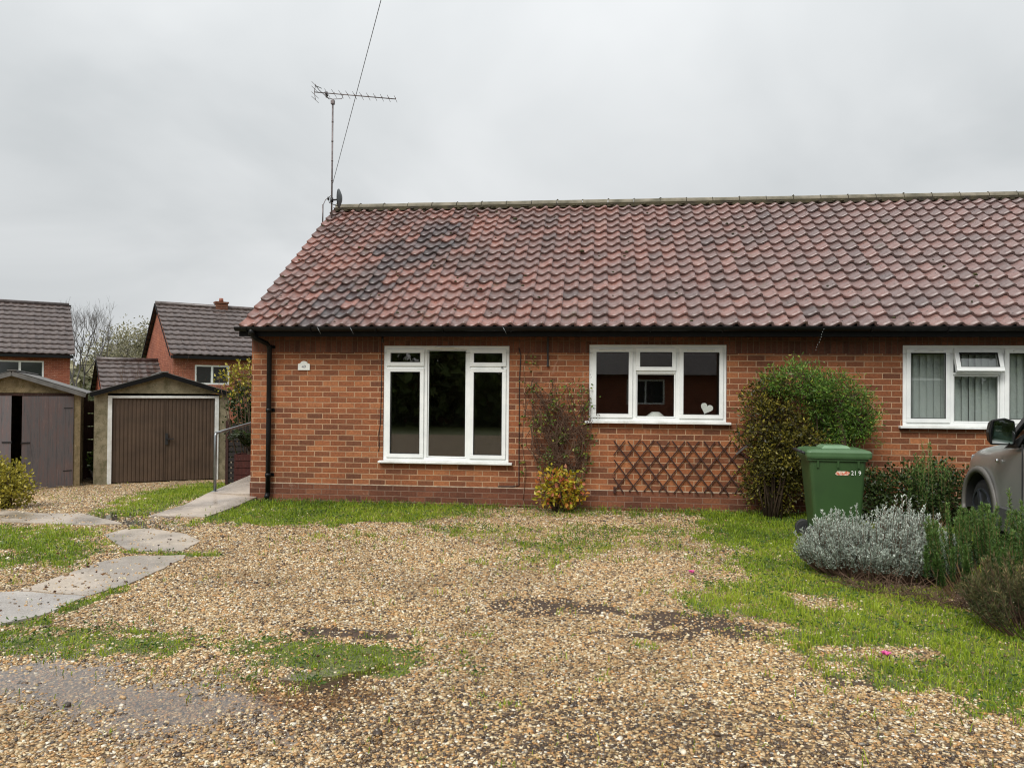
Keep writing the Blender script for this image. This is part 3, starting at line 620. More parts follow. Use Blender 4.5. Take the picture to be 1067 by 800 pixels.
def puddle(poly, z, grow_=.12):
    x0, x1 = min(p[0] for p in poly)-.3, max(p[0] for p in poly)+.3; y0, y1 = min(p[1] for p in poly)-.3, max(p[1] for p in poly)+.3
    xs = np.arange(x0, x1, .05); ys_ = np.arange(y0, y1, .05); A, B = np.meshgrid(xs, ys_)
    inn = sdpoly(A, B, poly) + (fbm(A, B, 4)-.5)*.6 < grow_
    mb = MB(); vid = {}
    def vtx(i, j):
        if (i, j) not in vid: vid[(i, j)] = len(mb.v); mb.v.append((xs[j], ys_[i], z))
        return vid[(i, j)]
    for i in range(len(ys_)-1):
        for j in range(len(xs)-1):
            if inn[i, j]: mb.f.append((vtx(i, j), vtx(i, j+1), vtx(i+1, j+1), vtx(i+1, j))); mb.sm.append(True)
    return tag(mb.build('puddle', pm.m), kind='structure')
puddle(BIGPUD, -.0086, .30); puddle(WETPUD, float(hgt(-.3, -1.9))-.008, .05)

# ------------------------------------------------------------------ bungalow
HX1, HD = 19.2, 6.9             # house length and depth
EZ, RY, RZ = 2.44, 3.3, 4.87    # tile edge height, ridge line
house = thing('brick_bungalow', 'long single storey red brick bungalow with clay pantile roof and white windows', 'house')
def wall_open(mb, x0, x1, z0, z1, y0, y1, ops):
    xs = sorted({x0, x1, *[o[0] for o in ops], *[o[1] for o in ops]}); zs = sorted({z0, z1, *[o[2] for o in ops], *[o[3] for o in ops]})
    for i in range(len(xs)-1):
        for j in range(len(zs)-1):
            cx_, cz = (xs[i]+xs[i+1])/2, (zs[j]+zs[j+1])/2
            if any(o[0] < cx_ < o[1] and o[2] < cz < o[3] for o in ops): continue
            a, b, c_, d_ = xs[i], xs[i+1], zs[j], zs[j+1]
            mb.add([(a,y0,c_),(b,y0,c_),(b,y0,d_),(a,y0,d_)], [(0,1,2,3)]); mb.add([(a,y1,c_),(b,y1,c_),(b,y1,d_),(a,y1,d_)], [(3,2,1,0)])
    for (a, b, c_, d_) in ops:
        mb.add([(a,y0,c_),(a,y1,c_),(a,y1,d_),(a,y0,d_)], [(3,2,1,0)]); mb.add([(b,y0,c_),(b,y1,c_),(b,y1,d_),(b,y0,d_)], [(0,1,2,3)])
        mb.add([(a,y0,c_),(b,y0,c_),(b,y1,c_),(a,y1,c_)], [(0,1,2,3)][::1]); mb.add([(a,y0,d_),(b,y0,d_),(b,y1,d_),(a,y1,d_)], [(3,2,1,0)])
WINS = [(1.90, 3.645, .60, 2.18), (4.716, 6.515, 1.18, 2.20), (8.71, 10.50, 1.165, 2.20), (13.0, 14.75, .60, 2.18)]
SZ = 2.085
mb = MB(); wall_open(mb, 0, HX1, .262, SZ, 0, .28, [(a, b, max(c, .262), min(d, SZ)) for a, b, c, d in WINS])
mb.add([(0,.28,.262),(0,0,.262),(0,0,2.30),(0,.28,2.30)], [(0,1,2,3)])
mb.add([(0,HD,.262),(0,.28,.262),(0,.28,2.30),(0,.28,2.45),(0,RY,RZ-.12),(0,HD,2.45)], [(0,1,2,3,4,5)])
mb.add([(HX1,0,.262),(HX1,HD,.262),(HX1,HD,2.45),(HX1,RY,RZ-.12),(HX1,.2,2.45),(HX1,0,2.3)], [(0,1,2,3,4,5)])
mb.add([(0,HD,.262),(HX1,HD,.262),(HX1,HD,2.45),(0,HD,2.45)], [(3,2,1,0)])
mb.build('wall', M_brick, house, uv=True)
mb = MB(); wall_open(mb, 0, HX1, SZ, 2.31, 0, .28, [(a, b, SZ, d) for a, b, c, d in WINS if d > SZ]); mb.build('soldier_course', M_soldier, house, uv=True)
mb = MB()
for a, b, c_, d_ in ((-.006, HX1+.006, -.006, .0), (-.006, 0, 0, HD), (HX1, HX1+.006, 0, HD)):
    mb.box(a, b, c_, d_, -.7, .254)
mb.build('plinth', M_plinth, house, uv=True)
mb = MB(); mb.box(-.008, HX1, -.0085, .002, .254, .268); mb.box(-.008, 0, .002, HD, .254, .268); mb.build('damp_course', M_dpc, house)
# soffit, fascia, gutter
mb = MB(); mb.box(-.03, HX1+.1, -.27, -.002, 2.30, 2.318); mb.build('soffit', M_blackwood, house)
mb = MB(); mb.box(-.05, HX1+.13, -.292, -.272, 2.285, 2.43); mb.build('fascia', M_blackwood, house)
mb = MB(); n = 10
gp = [(-.35+.055*math.cos(math.pi+math.pi*k/n), 2.405+.055*math.sin(math.pi+math.pi*k/n)) for k in range(n+1)]
gi = [(-.35+.049*math.cos(math.pi+math.pi*k/n), 2.408+.049*math.sin(math.pi+math.pi*k/n)) for k in range(n, -1, -1)]
mb.prism(gp+gi, lambda p, t: ((-.075 if t == 0 else HX1+.1), p[0], p[1])); gut = mb.build('gutter', M_black, house)
for i in range(int(HX1/.9)+1):
    xb = .1+i*.9; b = MB(); pts = [(xb, -.35+.061*math.cos(math.pi+math.pi*k/8), 2.405+.061*math.sin(math.pi+math.pi*k/8)) for k in range(9)]
    for k in range(8): b.bar(pts[k], pts[k+1], .022, .006, up=(1, 0, 0))
    b.build('bracket', M_black, gut)
# downpipe with swan neck
dp = MB(); X0 = .285
dp.tube([(X0-.13,-.35,2.36),(X0-.13,-.35,2.31),(X0-.10,-.30,2.26),(X0-.02,-.12,2.20),(X0,-.065,2.15),(X0,-.065,1.0),(X0,-.065,.10)], .034, 14); dp.tube([(X0,-.065,.12),(X0,-.11,.05)], .036, 12)
dpo = dp.build('downpipe', M_black, house)
for z in (2.13, 1.25, .35):
    b = MB(); b.cyl((X0,-.065,z), .041, .05, n=14); b.box(X0-.06, X0+.06, -.012, -.006, z+.005, z+.045); b.box(X0-.02, X0+.02, -.04, -.01, z+.01, z+.04); b.build('pipe_clip', M_black, dpo)
b = MB(); b.cyl((X0-.13,-.35,2.30), .045, .08, n=14); b.build('outlet', M_black, dpo)

# pantile roof
def pantile_slope(name, x0, x1, y0, z0, y1, z1, mat, parent, tw=.205, rows=17, amp=.034, darkfn=None, ov=.06, tilt=.042, lip=.031, jit=1., prof=None, nu=9):
    """rows of separate tiles; y0,z0 at the eaves, y1,z1 at the ridge"""
    sl = math.hypot(y1-y0, z1-z0); uy, uz = (y1-y0)/sl, (z1-z0)/sl; ny_, nz_ = -uz, uy
    if ny_*0+nz_ < 0: ny_, nz_ = -ny_, -nz_
    gauge = sl/rows; cols = int(round((x1-x0)/tw)); tw = (x1-x0)/cols
    us = np.linspace(0, 1.13, nu)
    if prof is None:
        us = np.array([0, .08, .2, .34, .48, .62, .74, .82, .88, .94, 1.0, 1.06, 1.12]) if nu > 6 else us; nu = len(us)
        hp = np.where(us < .80, -amp*np.sin(math.pi*us/.80), .42*amp*np.sin(math.pi*np.clip((us-.80)/.32, 0, 1)))         # broad trough, narrow roll
    else: hp = prof(us)
    V, Fq, A, Dk = [], [], [], []; o = 0
    for r in range(rows):
        for c in range(cols):
            rn = rng.random(); ja = rng.normal()*.0022*jit; js = rng.normal()*.004*jit - (.02*rng.random() if rng.random() < .03 else 0)*jit; dkv = darkfn(x0+(c+.5)*tw, r/rows) if darkfn else 0
            pts = []
            for (s_, h_) in ((0, tilt-lip), (0, tilt), (gauge*.5, tilt*.5+.001), (gauge+ov, -.001)):
                for ui, u in enumerate(us):
                    sk = (u-.5)*rng.normal()*0
                    h = hp[ui] + h_ + ja*(u-.5)*4 + .003*jit*abs(rn-.5)
                    s2 = r*gauge + s_ + js + (hp[ui]*.12 if s_ == 0 else 0)
                    pts.append((x0+(c+u)*tw, y0+uy*s2+ny_*h, z0+uz*s2+nz_*h))
            V += pts; A += [rn]*len(pts); Dk += [dkv]*len(pts)
            for q in range(3):
                for ui in range(nu-1):
                    a = o+q*nu+ui; Fq.append((a, a+1, a+nu+1, a+nu))
            o += len(pts)
    ob = np_mesh(name, np.array(V), np.array(Fq), np.full(len(Fq), 4), mat, parent, {'rnd': A, 'dark': Dk}, True)
    # sharp lips
    me = ob.data; sm = np.ones(len(Fq), bool); per = 3*(nu-1); sm[np.arange(len(Fq)) % per < nu-1] = False; me.polygons.foreach_set('use_smooth', sm)
    return ob
def dark_streak(x, v):
    cx_ = .85 + 1.35*v; w = .20 + .28*v
    d = abs(x-cx_-.25)/w
    s = 1 if (d < 1 and random.random() < .78 and v < .80) else (1 if (d < 1.9 and random.random() < .25 and v < .85) else 0)
    if random.random() < .05 and 2 < x < 9: s = max(s, .45)
    return s*random.uniform(.7, 1)
roof = pantile_slope('roof', .0, HX1+.15, -.37, EZ-.03, RY, RZ, M_tile, house, darkfn=dark_streak)
r2 = pantile_slope('rear_roof', .0, HX1+.15, HD+.37, EZ-.03, RY, RZ, M_tile, house, nu=5)
mb = MB()
mb.hexa([(.02,-.30,2.38),(HX1+.12,-.30,2.38),(HX1+.12,RY,RZ-.085),(.02,RY,RZ-.085),(.02,-.30,2.40),(HX1+.12,-.30,2.40),(HX1+.12,RY,RZ-.05),(.02,RY,RZ-.05)])
mb.hexa([(.02,RY,RZ-.085),(HX1+.12,RY,RZ-.085),(HX1+.12,HD+.3,2.38),(.02,HD+.3,2.38),(.02,RY,RZ-.05),(HX1+.12,RY,RZ-.05),(HX1+.12,HD+.3,2.40),(.02,HD+.3,2.40)])
mb.build('roof_underlay', M_blackwood, house)
# ridge: half round caps bedded on mossy mortar
mb = MB(); nR = 43; Lr = (HX1+.1)/nR
for i in range(nR):
    a = .05+i*Lr; dz = random.uniform(-.004, .004); n = 8
    ring = [(RY+.105*math.cos(math.pi*k/n), RZ+.005+.085*math.sin(math.pi*k/n)+dz) for k in range(n+1)]
    vs = [(a+.006, y, z) for y, z in ring] + [(a+Lr-.006, y, z) for y, z in ring]
    mb.add(vs, [(k, k+1, n+2+k, n+1+k) for k in range(n)], True); mb.add(vs, [tuple(range(n+1)), tuple(range(n+1, 2*n+2))[::-1]])
rdg = mb.build('ridge', M_ridge, roof)
mb = MB(); mb.box(.06, HX1+.14, RY-.118, RY+.118, RZ-.06, RZ+.008)
for i in range(nR+1):
    a = .05+i*Lr; s = random.uniform(.5, 1.1)*(1.5 if random.random() < .15 else 1); mb.tube([(a-.014*s, RY-.03, RZ+.075), (a+.012*s, RY-.03, RZ+.086+.008*s*random.random()), (a+.026*s, RY-.02, RZ+.08)], [.008, .013*s, .006], 6)
for i in range(120):
    a = random.uniform(.1, HX1); mb.tube([(a, RY-.12, RZ-.035), (a+.03, RY-.13, RZ-.03), (a+.06, RY-.12, RZ-.035)], [.008, random.uniform(.01, .024), .006], 5)
mb.build('ridge_mortar', M_ridgemoss, roof)
# moss cushions on the tiles
mb = MB()
for i in range(170):
    x = random.uniform(0, 12.5)**1.0; v = random.random(); y = -.37+(RY+.37)*v; z = EZ-.03+(RZ-EZ+.03)*v
    if x < 7 or random.random() < .5:
        s = random.uniform(.008, .02)*(1.6 if random.random() < .1 else 1); c_ = Vector((x, y, z+.026)); mb.tube([c_+Vector((-s*1.3, 0, 0)), c_+Vector((-s*.4, -.004, s*.5)), c_+Vector((s*.5, 0, s*.5)), c_+Vector((s*1.4, 0, 0))], [s*.2, s*.8, s*.8, s*.2], 6)
mb.build('moss', mottled('roof_moss', srgb(44, 42, 26), srgb(70, 68, 36), 30, .95, bump=.5), roof)['kind'] = 'stuff'

# windows
def frame_ring(mb, x0, x1, z0, z1, w, y0, y1, wb=None):
    wb = wb or w
    mb.box(x0, x1, y0, y1, z0, z0+wb); mb.box(x0, x1, y0, y1, z1-w, z1); mb.box(x0, x0+w, y0, y1, z0+wb, z1-w); mb.box(x1-w, x1, y0, y1, z0+wb, z1-w)
def window(x0, x1, z0, z1, cols, cells, parent, open_cell=None, vents=()):
    """cols: mullion centre xs; cells: (xa, xb, za, zb, kind)"""
    mb = MB(); frame_ring(mb, x0+.003, x1-.003, z0+.003, z1-.003, .048, .012, .075, .045)
    for c in cols: mb.box(c-.026, c+.026, .014, .074, z0+.048, z1-.051)
    for (a, b, z) in open_cell and [] or []: pass
    for (xa, xb, za, zb, kind) in cells:
        if kind == 'transom': mb.box(xa, xb, .014, .074, za, zb)
    fr_ = mb.build('window', M_upvc, parent, bevel=.004)
    for (xa, xb, za, zb, kind) in cells:
        if kind == 'transom': continue
        if kind == 'fixed':
            g = MB(); frame_ring(g, xa, xb, za, zb, .016, .030, .060); g.build('bead', M_upvc, fr_, bevel=.002)
            g = MB(); g.box(xa+.012, xb-.012, .042, .050, za+.012, zb-.012); g.build('pane', M_glass, fr_)
        elif kind in ('sash', 'open'):
            g = MB(); frame_ring(g, xa-.006, xb+.006, za-.006, zb+.006, .055, -.006, .05); p = MB(); p.box(xa+.045, xb-.045, .020, .028, za+.045, zb-.045)
            k2 = MB(); frame_ring(k2, xa+.047, xb-.047, za+.047, zb-.047, .006, -.008, .02)
            for mbx in ((g, p, k2) if kind == 'open' else ()):
                an = R(20); zt = zb
                mbx.v = [(x, -.006+(y+.006)*math.cos(an) - (zt-z)*math.sin(an), zt - (zt-z)*math.cos(an) - (y+.006)*math.sin(an)) for x, y, z in mbx.v]
            g.build('sash', M_upvc, fr_, bevel=.004); p.build('pane', M_glass, fr_); k2.build('gasket', M_gasket, fr_)
    for (a, b, z) in vents:
        v = MB(); v.box(a, b, -.016, -.006, z, z+.018); v.build('trickle_vent', M_upvc_dirty, fr_, bevel=.002)
    s = MB(); s.hexa([(x0-.05,-.075,z0-.028),(x1+.05,-.075,z0-.028),(x1+.05,.012,z0-.028),(x0-.05,.012,z0-.028),(x0-.05,-.075,z0-.004),(x1+.05,-.075,z0-.004),(x1+.05,.012,z0+.004),(x0-.05,.012,z0+.004)]); s.build('sill', M_upvc_dirty, fr_, bevel=.003)
    return fr_
wL = window(*WINS[0], [2.487, 3.083], [
    (1.951, 2.461, .652, 1.868, 'sash'), (1.951, 2.461, 1.905, 2.126, 'sash'), (1.951, 2.461, 1.870, 1.903, 'transom'),
    (2.515, 3.055, .652, 2.126, 'fixed'),
    (3.111, 3.594, .652, 1.868, 'sash'), (3.111, 3.594, 1.905, 2.126, 'sash'), (3.111, 3.594, 1.870, 1.903, 'transom')], house, vents=[(2.62, 2.95, 2.145)])
wM = window(*WINS[1], [5.315, 5.882], [
    (4.767, 5.288, 1.232, 2.146, 'sash'), (5.343, 5.855, 1.232, 1.818, 'fixed'), (5.343, 5.855, 1.820, 1.852, 'transom'), (5.343, 5.855, 1.858, 2.146, 'sash'),
    (5.910, 6.464, 1.232, 2.146, 'sash')], house, vents=[(4.85, 5.2, 2.118), (6.0, 6.36, 2.118)])
wR = window(*WINS[2], [9.305, 9.915], [
    (8.761, 9.278, 1.217, 2.146, 'sash'), (9.333, 9.887, 1.217, 1.818, 'fixed'), (9.333, 9.887, 1.820, 1.852, 'transom'), (9.333, 9.887, 1.858, 2.150, 'open'),
    (9.943, 10.449, 1.217, 2.146, 'sash')], house, vents=[(8.85, 9.2, 2.118), (10.03, 10.36, 2.118)])
wX = window(*WINS[3], [13.6, 14.15], [(13.051, 13.572, .652, 2.126, 'sash'), (13.628, 14.122, .652, 2.126, 'fixed'), (14.178, 14.699, .652, 2.126, 'sash')], house)
b = MB(); b.box(3.535, 3.56, -.02, -.006, 1.878, 1.892); b.build('handle', M_dark, wL)
b = MB(); b.box(4.778, 4.79, -.02, -.006, 1.345, 1.357); b.build('handle', M_dark, wM)

# rooms behind the glass
mb = MB()
def room(x0, x1, d=3.6):
    mb.add([(x0,d,.1),(x1,d,.1),(x1,d,2.3),(x0,d,2.3)], [(0,1,2,3)]); mb.add([(x0,.29,.1),(x0,d,.1),(x0,d,2.3),(x0,.29,2.3)], [(0,1,2,3)]); mb.add([(x1,.29,.1),(x1,d,.1),(x1,d,2.3),(x1,.29,2.3)], [(3,2,1,0)])
    mb.add([(x0,.29,.1),(x1,.29,.1),(x1,d,.1),(x0,d,.1)], [(0,1,2,3)]); mb.add([(x0,.29,2.299),(x1,.29,2.299),(x1,d,2.299),(x0,d,2.299)], [(3,2,1,0)])
for a, b_ in ((.3, 4.2), (4.3, 8.2), (8.3, 12.3), (12.4, 18.9)): room(a, b_)
mb.build('interior', M_room, house)

# things on the wall
plq = MB(); px0, px1, pz0 = .68, .85, 1.835
poly = [(px0, pz0), (px1, pz0), (px1, pz0+.085), (px1-.012, pz0+.09), (px1-.03, pz0+.095)] + [(.765+.05*math.cos(a_), pz0+.095+.032*math.sin(a_)) for a_ in [math.pi*k/8 for k in range(9)]] + [(px0+.03, pz0+.095), (px0+.012, pz0+.09), (px0, pz0+.085)]
plq.prism(poly, lambda p, t: (p[0], -.004-.012*t, p[1])); po = plq.build('number_plaque', M_white, house)
def text(body, size, loc, rot, mat, parent, name='lettering', ext=.0008):
    cu = bpy.data.curves.new(name, 'FONT'); cu.body = body; cu.size = size; cu.extrude = ext; cu.align_x = 'CENTER'; cu.align_y = 'CENTER'
    tmp = bpy.data.objects.new('tmp', cu); COL.objects.link(tmp); dg = bpy.context.evaluated_depsgraph_get(); dg.update()
    me = bpy.data.meshes.new_from_object(tmp.evaluated_get(dg)); bpy.data.objects.remove(tmp)
    o = bpy.data.objects.new(name, me); me.materials.clear(); me.materials.append(mat); COL.objects.link(o); o.parent = parent; o.location = loc; o.rotation_euler = rot; return o
text('49', .062, (.765, -.0172, pz0+.045), (R(90), 0, 0), mottled('faded_ink', srgb(84, 88, 104), srgb(130, 130, 140), 60, .6, bump=0), po)
def cable(pts, r=.0045, name='cable', mat=M_cable, parent=house, n=6):
    b = MB(); b.tube(pts, r, n); return b.build(name, mat, parent)
cable([(1.872,-.008,2.30),(1.874,-.008,1.6),(1.862,-.008,1.1),(1.842,-.008,.95),(1.852,-.008,.80),(1.842,-.008,.72)])
cable([(3.772,-.008,2.15),(3.80,-.012,2.05),(3.782,-.008,1.7),(3.785,-.008,.8),(3.788,-.008,.30),(3.70,-.012,.283),(3.5,-.012,.28)], .006)
cable([(1.885,-.01,2.3),(1.886,-.01,2.22)], .012)
b = MB(); b.box(4.155,4.175,-.022,-.004,1.90,2.29); b.box(4.15,4.18,-.03,-.004,1.90,1.935); b.build('wall_bracket', M_dark, house)
for xx in (1.55, 1.1, 3.6): b = MB(); b.tube([(xx,-.41,2.40),(xx+.03,-.415,2.35),(xx+.05,-.41,2.31)], .0025, 5); b.build('gutter_clip', M_steel, house)
# icicle-like string of drips from the gutter above the bush
b = MB()
for k in range(9): q = (7.62-.012*k+random.uniform(-.006, .006), -.40, 2.36-.032*k); b.tube([q, (q[0]+.006, q[1], q[2]+.014)], .0035, 5)
b.build('hanging_chain', M_steel, house)

# objects inside the windows
heart = MB(); hs = []
for k in range(40):
    t_ = 2*math.pi*k/40; hx = 16*math.sin(t_)**3; hz = 13*math.cos(t_)-5*math.cos(2*t_)-2*math.cos(3*t_)-math.cos(4*t_); hs.append((hx/17*.085, hz/17*.085))
ca, sa = math.cos(.35), math.sin(.35)
heart.prism(hs, lambda p, t: (6.27+p[0]*ca+p[1]*sa, .09+.02*t, 1.36-p[0]*sa+p[1]*ca)); tag(heart.build('heart_ornament', M_white), 'white heart ornament standing inside the middle window at its right', 'ornament')
ls = thing('table_lamp', 'white lamp with a shallow shade inside the middle window pane', 'lamp', (5.62, .35, 1.0))
b = MB(); b.tube([(0,0,.16),(0,0,.22),(0,0,.275),(0,0,.30)], [.17, .15, .085, .05], 20); b.build('lamp_shade', M_white, ls); b = MB(); b.tube([(0,0,-.25),(0,0,-.1),(0,0,.17)], [.08, .03, .012], 12); b.build('base', M_white, ls)
tbl = thing('console_table', 'low wooden table inside the middle window carrying the white lamp', 'table', (5.62, .45, .1)); b = MB(); b.box(-.5,.5,-.16,.2,.61,.645); b.build('top', M_brownwood, tbl)
for sx in (-.47, .43):
    for sy_ in (-.14, .14): b = MB(); b.box(sx, sx+.04, sy_, sy_+.04, 0, .61); b.build('leg', M_brownwood, tbl)
def vblind(x0, x1, z0, z1, label):
    r_ = thing('vertical_blind', label, 'blind', ((x0+x1)/2, .125, z0)); b = MB(); b.box(x0-(x0+x1)/2, x1-(x0+x1)/2, -.02, .02, z1-z0-.04, z1-z0); b.build('head_rail', M_upvc, r_)
    n = int((x1-x0)/.082); b = MB()
    for k in range(n):
        xc = x0-(x0+x1)/2+(k+.5)*(x1-x0)/n; an = R(20)+random.gauss(0, .05); dx, dy = .051*math.cos(an), .045*math.sin(an)
        b.add([(xc-dx,-dy,.02),(xc,.008,.02),(xc+dx,dy,.02),(xc+dx,dy,z1-z0-.04),(xc,.008,z1-z0-.04),(xc-dx,-dy,z1-z0-.04)], [(0,1,4,5),(1,2,3,4)], True)
    b.build('slats', M_blind, r_)
vblind(8.72, 10.48, 1.18, 2.19, 'pale grey vertical slat blind hanging inside the window on the right')

# diamond trellis on the wall
tr_ = thing('diamond_trellis', 'low dark brown diamond trellis fixed to the brick under the middle window', 'trellis', (5.05, -.012, .25))
b = MB(); H_, Wt = .665, 1.93; sl_ = 1.25
for d_ in (1, -1):
    k = -6
    while k < 16:
        xs_ = .18+.195*k if d_ == 1 else .15+.195*k
        # x(z) with z from 0 top..H
        p0 = [xs_, H_]; p1 = [xs_+d_*H_/sl_, 0]
        a_, b__ = Vector((p0[0], 0, p0[1])), Vector((p1[0], 0, p1[1])); lo, hi = 0., 1.
        dx = b__.x-a_.x
        for lim, sg in ((0, 1), (Wt, -1)):
            fa, fb = (a_.x-lim)*sg, (b__.x-lim)*sg
            if fa < 0 and fb < 0: lo = 2
            elif fa < 0: lo = max(lo, fa/(fa-fb))
            elif fb < 0: hi = min(hi, fa/(fa-fb))
        if lo < hi:
            miss = (d_ == -1 and a_.x > 1.0 and random.random() < .2)
            pa, pb = a_.lerp(b__, lo), a_.lerp(b__, hi)
            if (pa-pb).length > .1 and not miss:
                yo = -.022 if d_ == 1 else -.009
                j = random.gauss(0, .006)
                b.bar((pa.x+j, yo, pa.z+random.uniform(0, .03)), (pb.x, yo, pb.z-random.uniform(-.01, .01)), .007, .017 if d_ == 1 else .013, up=(0, 0, 1) if False else (sl_, 0, d_*1.0))
        k += 1
b.build('lattice', M_trellis, tr_)
b = MB(); b.bar((1.38+.2,-.03,.52),(1.38+.42,-.03,.70), .01, .022, up=(-.6, 0, 1)); b.build('loose_slat', M_greytwig, tr_)
b = MB(); b.box(.0,.03,-.03,.0,-.02,.06); b.build('fixing_block', M_trellis, tr_)

# ------------------------------------------------------------------ aerial, dish, overhead wire
an_ = thing('television_aerial', 'tall thin mast with a long toothed television aerial above the roof end', 'aerial', (.075, 2.96, 4.0))
b = MB(); b.tube([(0,0,0.2),(0,0,2.72)], .016, 8); 
for z in (.95, 1.3, 1.65, 2.0, 2.35): b.cyl((0,0,z), .019, .03, n=8)
b.build('mast', M_ali, an_)
b = MB(); b.tube([(-.33,-.04,2.895),(1.12,.12,2.78)], .009, 6); bm_ = b.build('boom', M_ali, an_)
b = MB()
for k in range(11):
    t_ = .16+.084*k; q = Vector((-.33,-.04,2.895)).lerp(Vector((1.12,.12,2.78)), t_); L_ = .20-.004*k; e_ = Vector((.10, -1, 0)).normalized()*L_; b.tube([q-e_+Vector((0,0,.0)), q+e_], .004, 5); b.tube([q, q+Vector((0,0,.028))], .006, 5)
b.build('director', M_ali, bm_)
b = MB(); b.tube([(-.20,-.03,2.96),(-.24,-.25,2.93),(-.16,-.25,2.84),(-.14,.2,2.85),(-.20,.2,2.93)], .006, 5); b.tube([(-.14,-.01,2.9),(-.10,0,2.83)], .02, 6); b.build('dipole', M_dark, bm_)
for s_ in (1, -1):
    b = MB(); b.tube([(-.33,-.04,2.89),(-.30,-.06,2.89+.14*s_)], .006, 5)
    for z in (.05, .13): b.tube([(-.32,-.20,2.89+z*s_),(-.31,.12,2.89+z*s_)], .004, 5)
    b.build('reflector', M_ali, bm_)
b = MB(); b.tube([(-.14,-.02,2.87),(-.12,-.02,2.80),(0,0,2.77),(.16,.02,2.78),(.18,.02,2.85)], .007, 6); b.box(-.03,.03,-.03,.03,2.68,2.75); b.build('cradle', M_ali, an_)
b = MB(); b.tube([(-.0,0,1.05),(-.11,-.02,.96),(-.14,-.05,.86),(-.14,-.05,.6)], .007, 5); b.tube([(-.145,-.05,.5),(-.145,-.05,.87)], .012, 6); b.build('side_bracket', M_ali, an_)
dish = thing('satellite_dish', 'small dark satellite dish seen edge on low on the aerial mast', 'satellite dish', (.21, 2.93, 4.98))
b = MB(); n = 24; vs = []; fs = []
for rr_, dd_ in ((0, .055), (.07, .045), (.13, .02), (.17, 0)):
    vs += [(dd_*1.0, rr_*math.cos(2*math.pi*k/n)*.62, rr_*math.sin(2*math.pi*k/n)) for k in range(n)]
for i in range(3): fs += [(i*n+k, i*n+(k+1) % n, (i+1)*n+(k+1) % n, (i+1)*n+k) for k in range(n)]
b.add(vs, fs, True); b.add([(v[0]+.012, v[1], v[2]) for v in vs], [f[::-1] for f in fs], True); b.build('reflector', mottled('dish_grey', srgb(92, 98, 100), srgb(72, 76, 78), 9, .5, bump=0), dish)
b = MB(); b.tube([(.05,0,0),(-.02,.01,-.02),(-.11,.03,-.02)], .016, 8); b.cyl((-.135,.03,-.06), .028, .08, n=10); b.build('bracket', M_dark, dish)
b = MB(); b.tube([(0,0,-.15),(-.13,-.1,-.10),(-.15,-.1,-.04)], .007, 6); b.cyl((-.15,-.1,-.05), .02, .05, n=8); b.build('receiver_arm', M_dark, dish)
# telephone wire from the mast out over the photographer
p0, a3 = Vector((.10, 2.94, 5.26)), Vector((2.266, -1.57, 6.13)); pts = []
for k in range(33):
    t_ = 4*k/32; q = p0 + (a3-p0)*t_; q.z -= .10*t_*(4-t_)*.35*0 + 0; pts.append(q)
pole_top = pts[-1].copy()
b = MB(); b.tube(pts, .0045, 5); tag(b.build('overhead_wire', M_cable), 'thin black overhead wire running up from the aerial mast', 'wire')
pl = thing('telegraph_pole', 'wooden telegraph pole behind the photographer carrying the overhead wire', 'pole', (pole_top.x, pole_top.y, 0)); b = MB(); b.tube([(0,0,-.3),(0,0,pole_top.z+.3)], [.13, .10], 12); b.build('post', M_bark, pl)
b = MB(); b.box(-.5,.5,-.05,.05,pole_top.z+.02,pole_top.z+.12); b.build('crossarm', M_bark, pl)

# handrail beside the ramp
hr = thing('handrail', 'galvanised steel tube handrail beside the sloping path', 'handrail', (-.585, .12, 0))
b = MB(); b.tube([(0,0,.05),(0,0,.90),(0,.012,.922),(0,.035,.935)], .021, 12); b.build('post', M_steel, hr); b = MB(); b.tube([(0,2.6,.25),(0,2.6,1.15)], .021, 12); b.build('post', M_steel, hr)
b = MB(); b.tube([(0,.02,.932),(0,2.6,1.155),(0,2.68,1.12),(0,2.68,.9)], .021, 12); b.build('rail', M_steel, hr)
for q in ((0,0,.10), (0,2.6,.31)): b = MB(); b.cyl(q, .045, .008, n=14); b.build('base_plate', M_steel, hr)

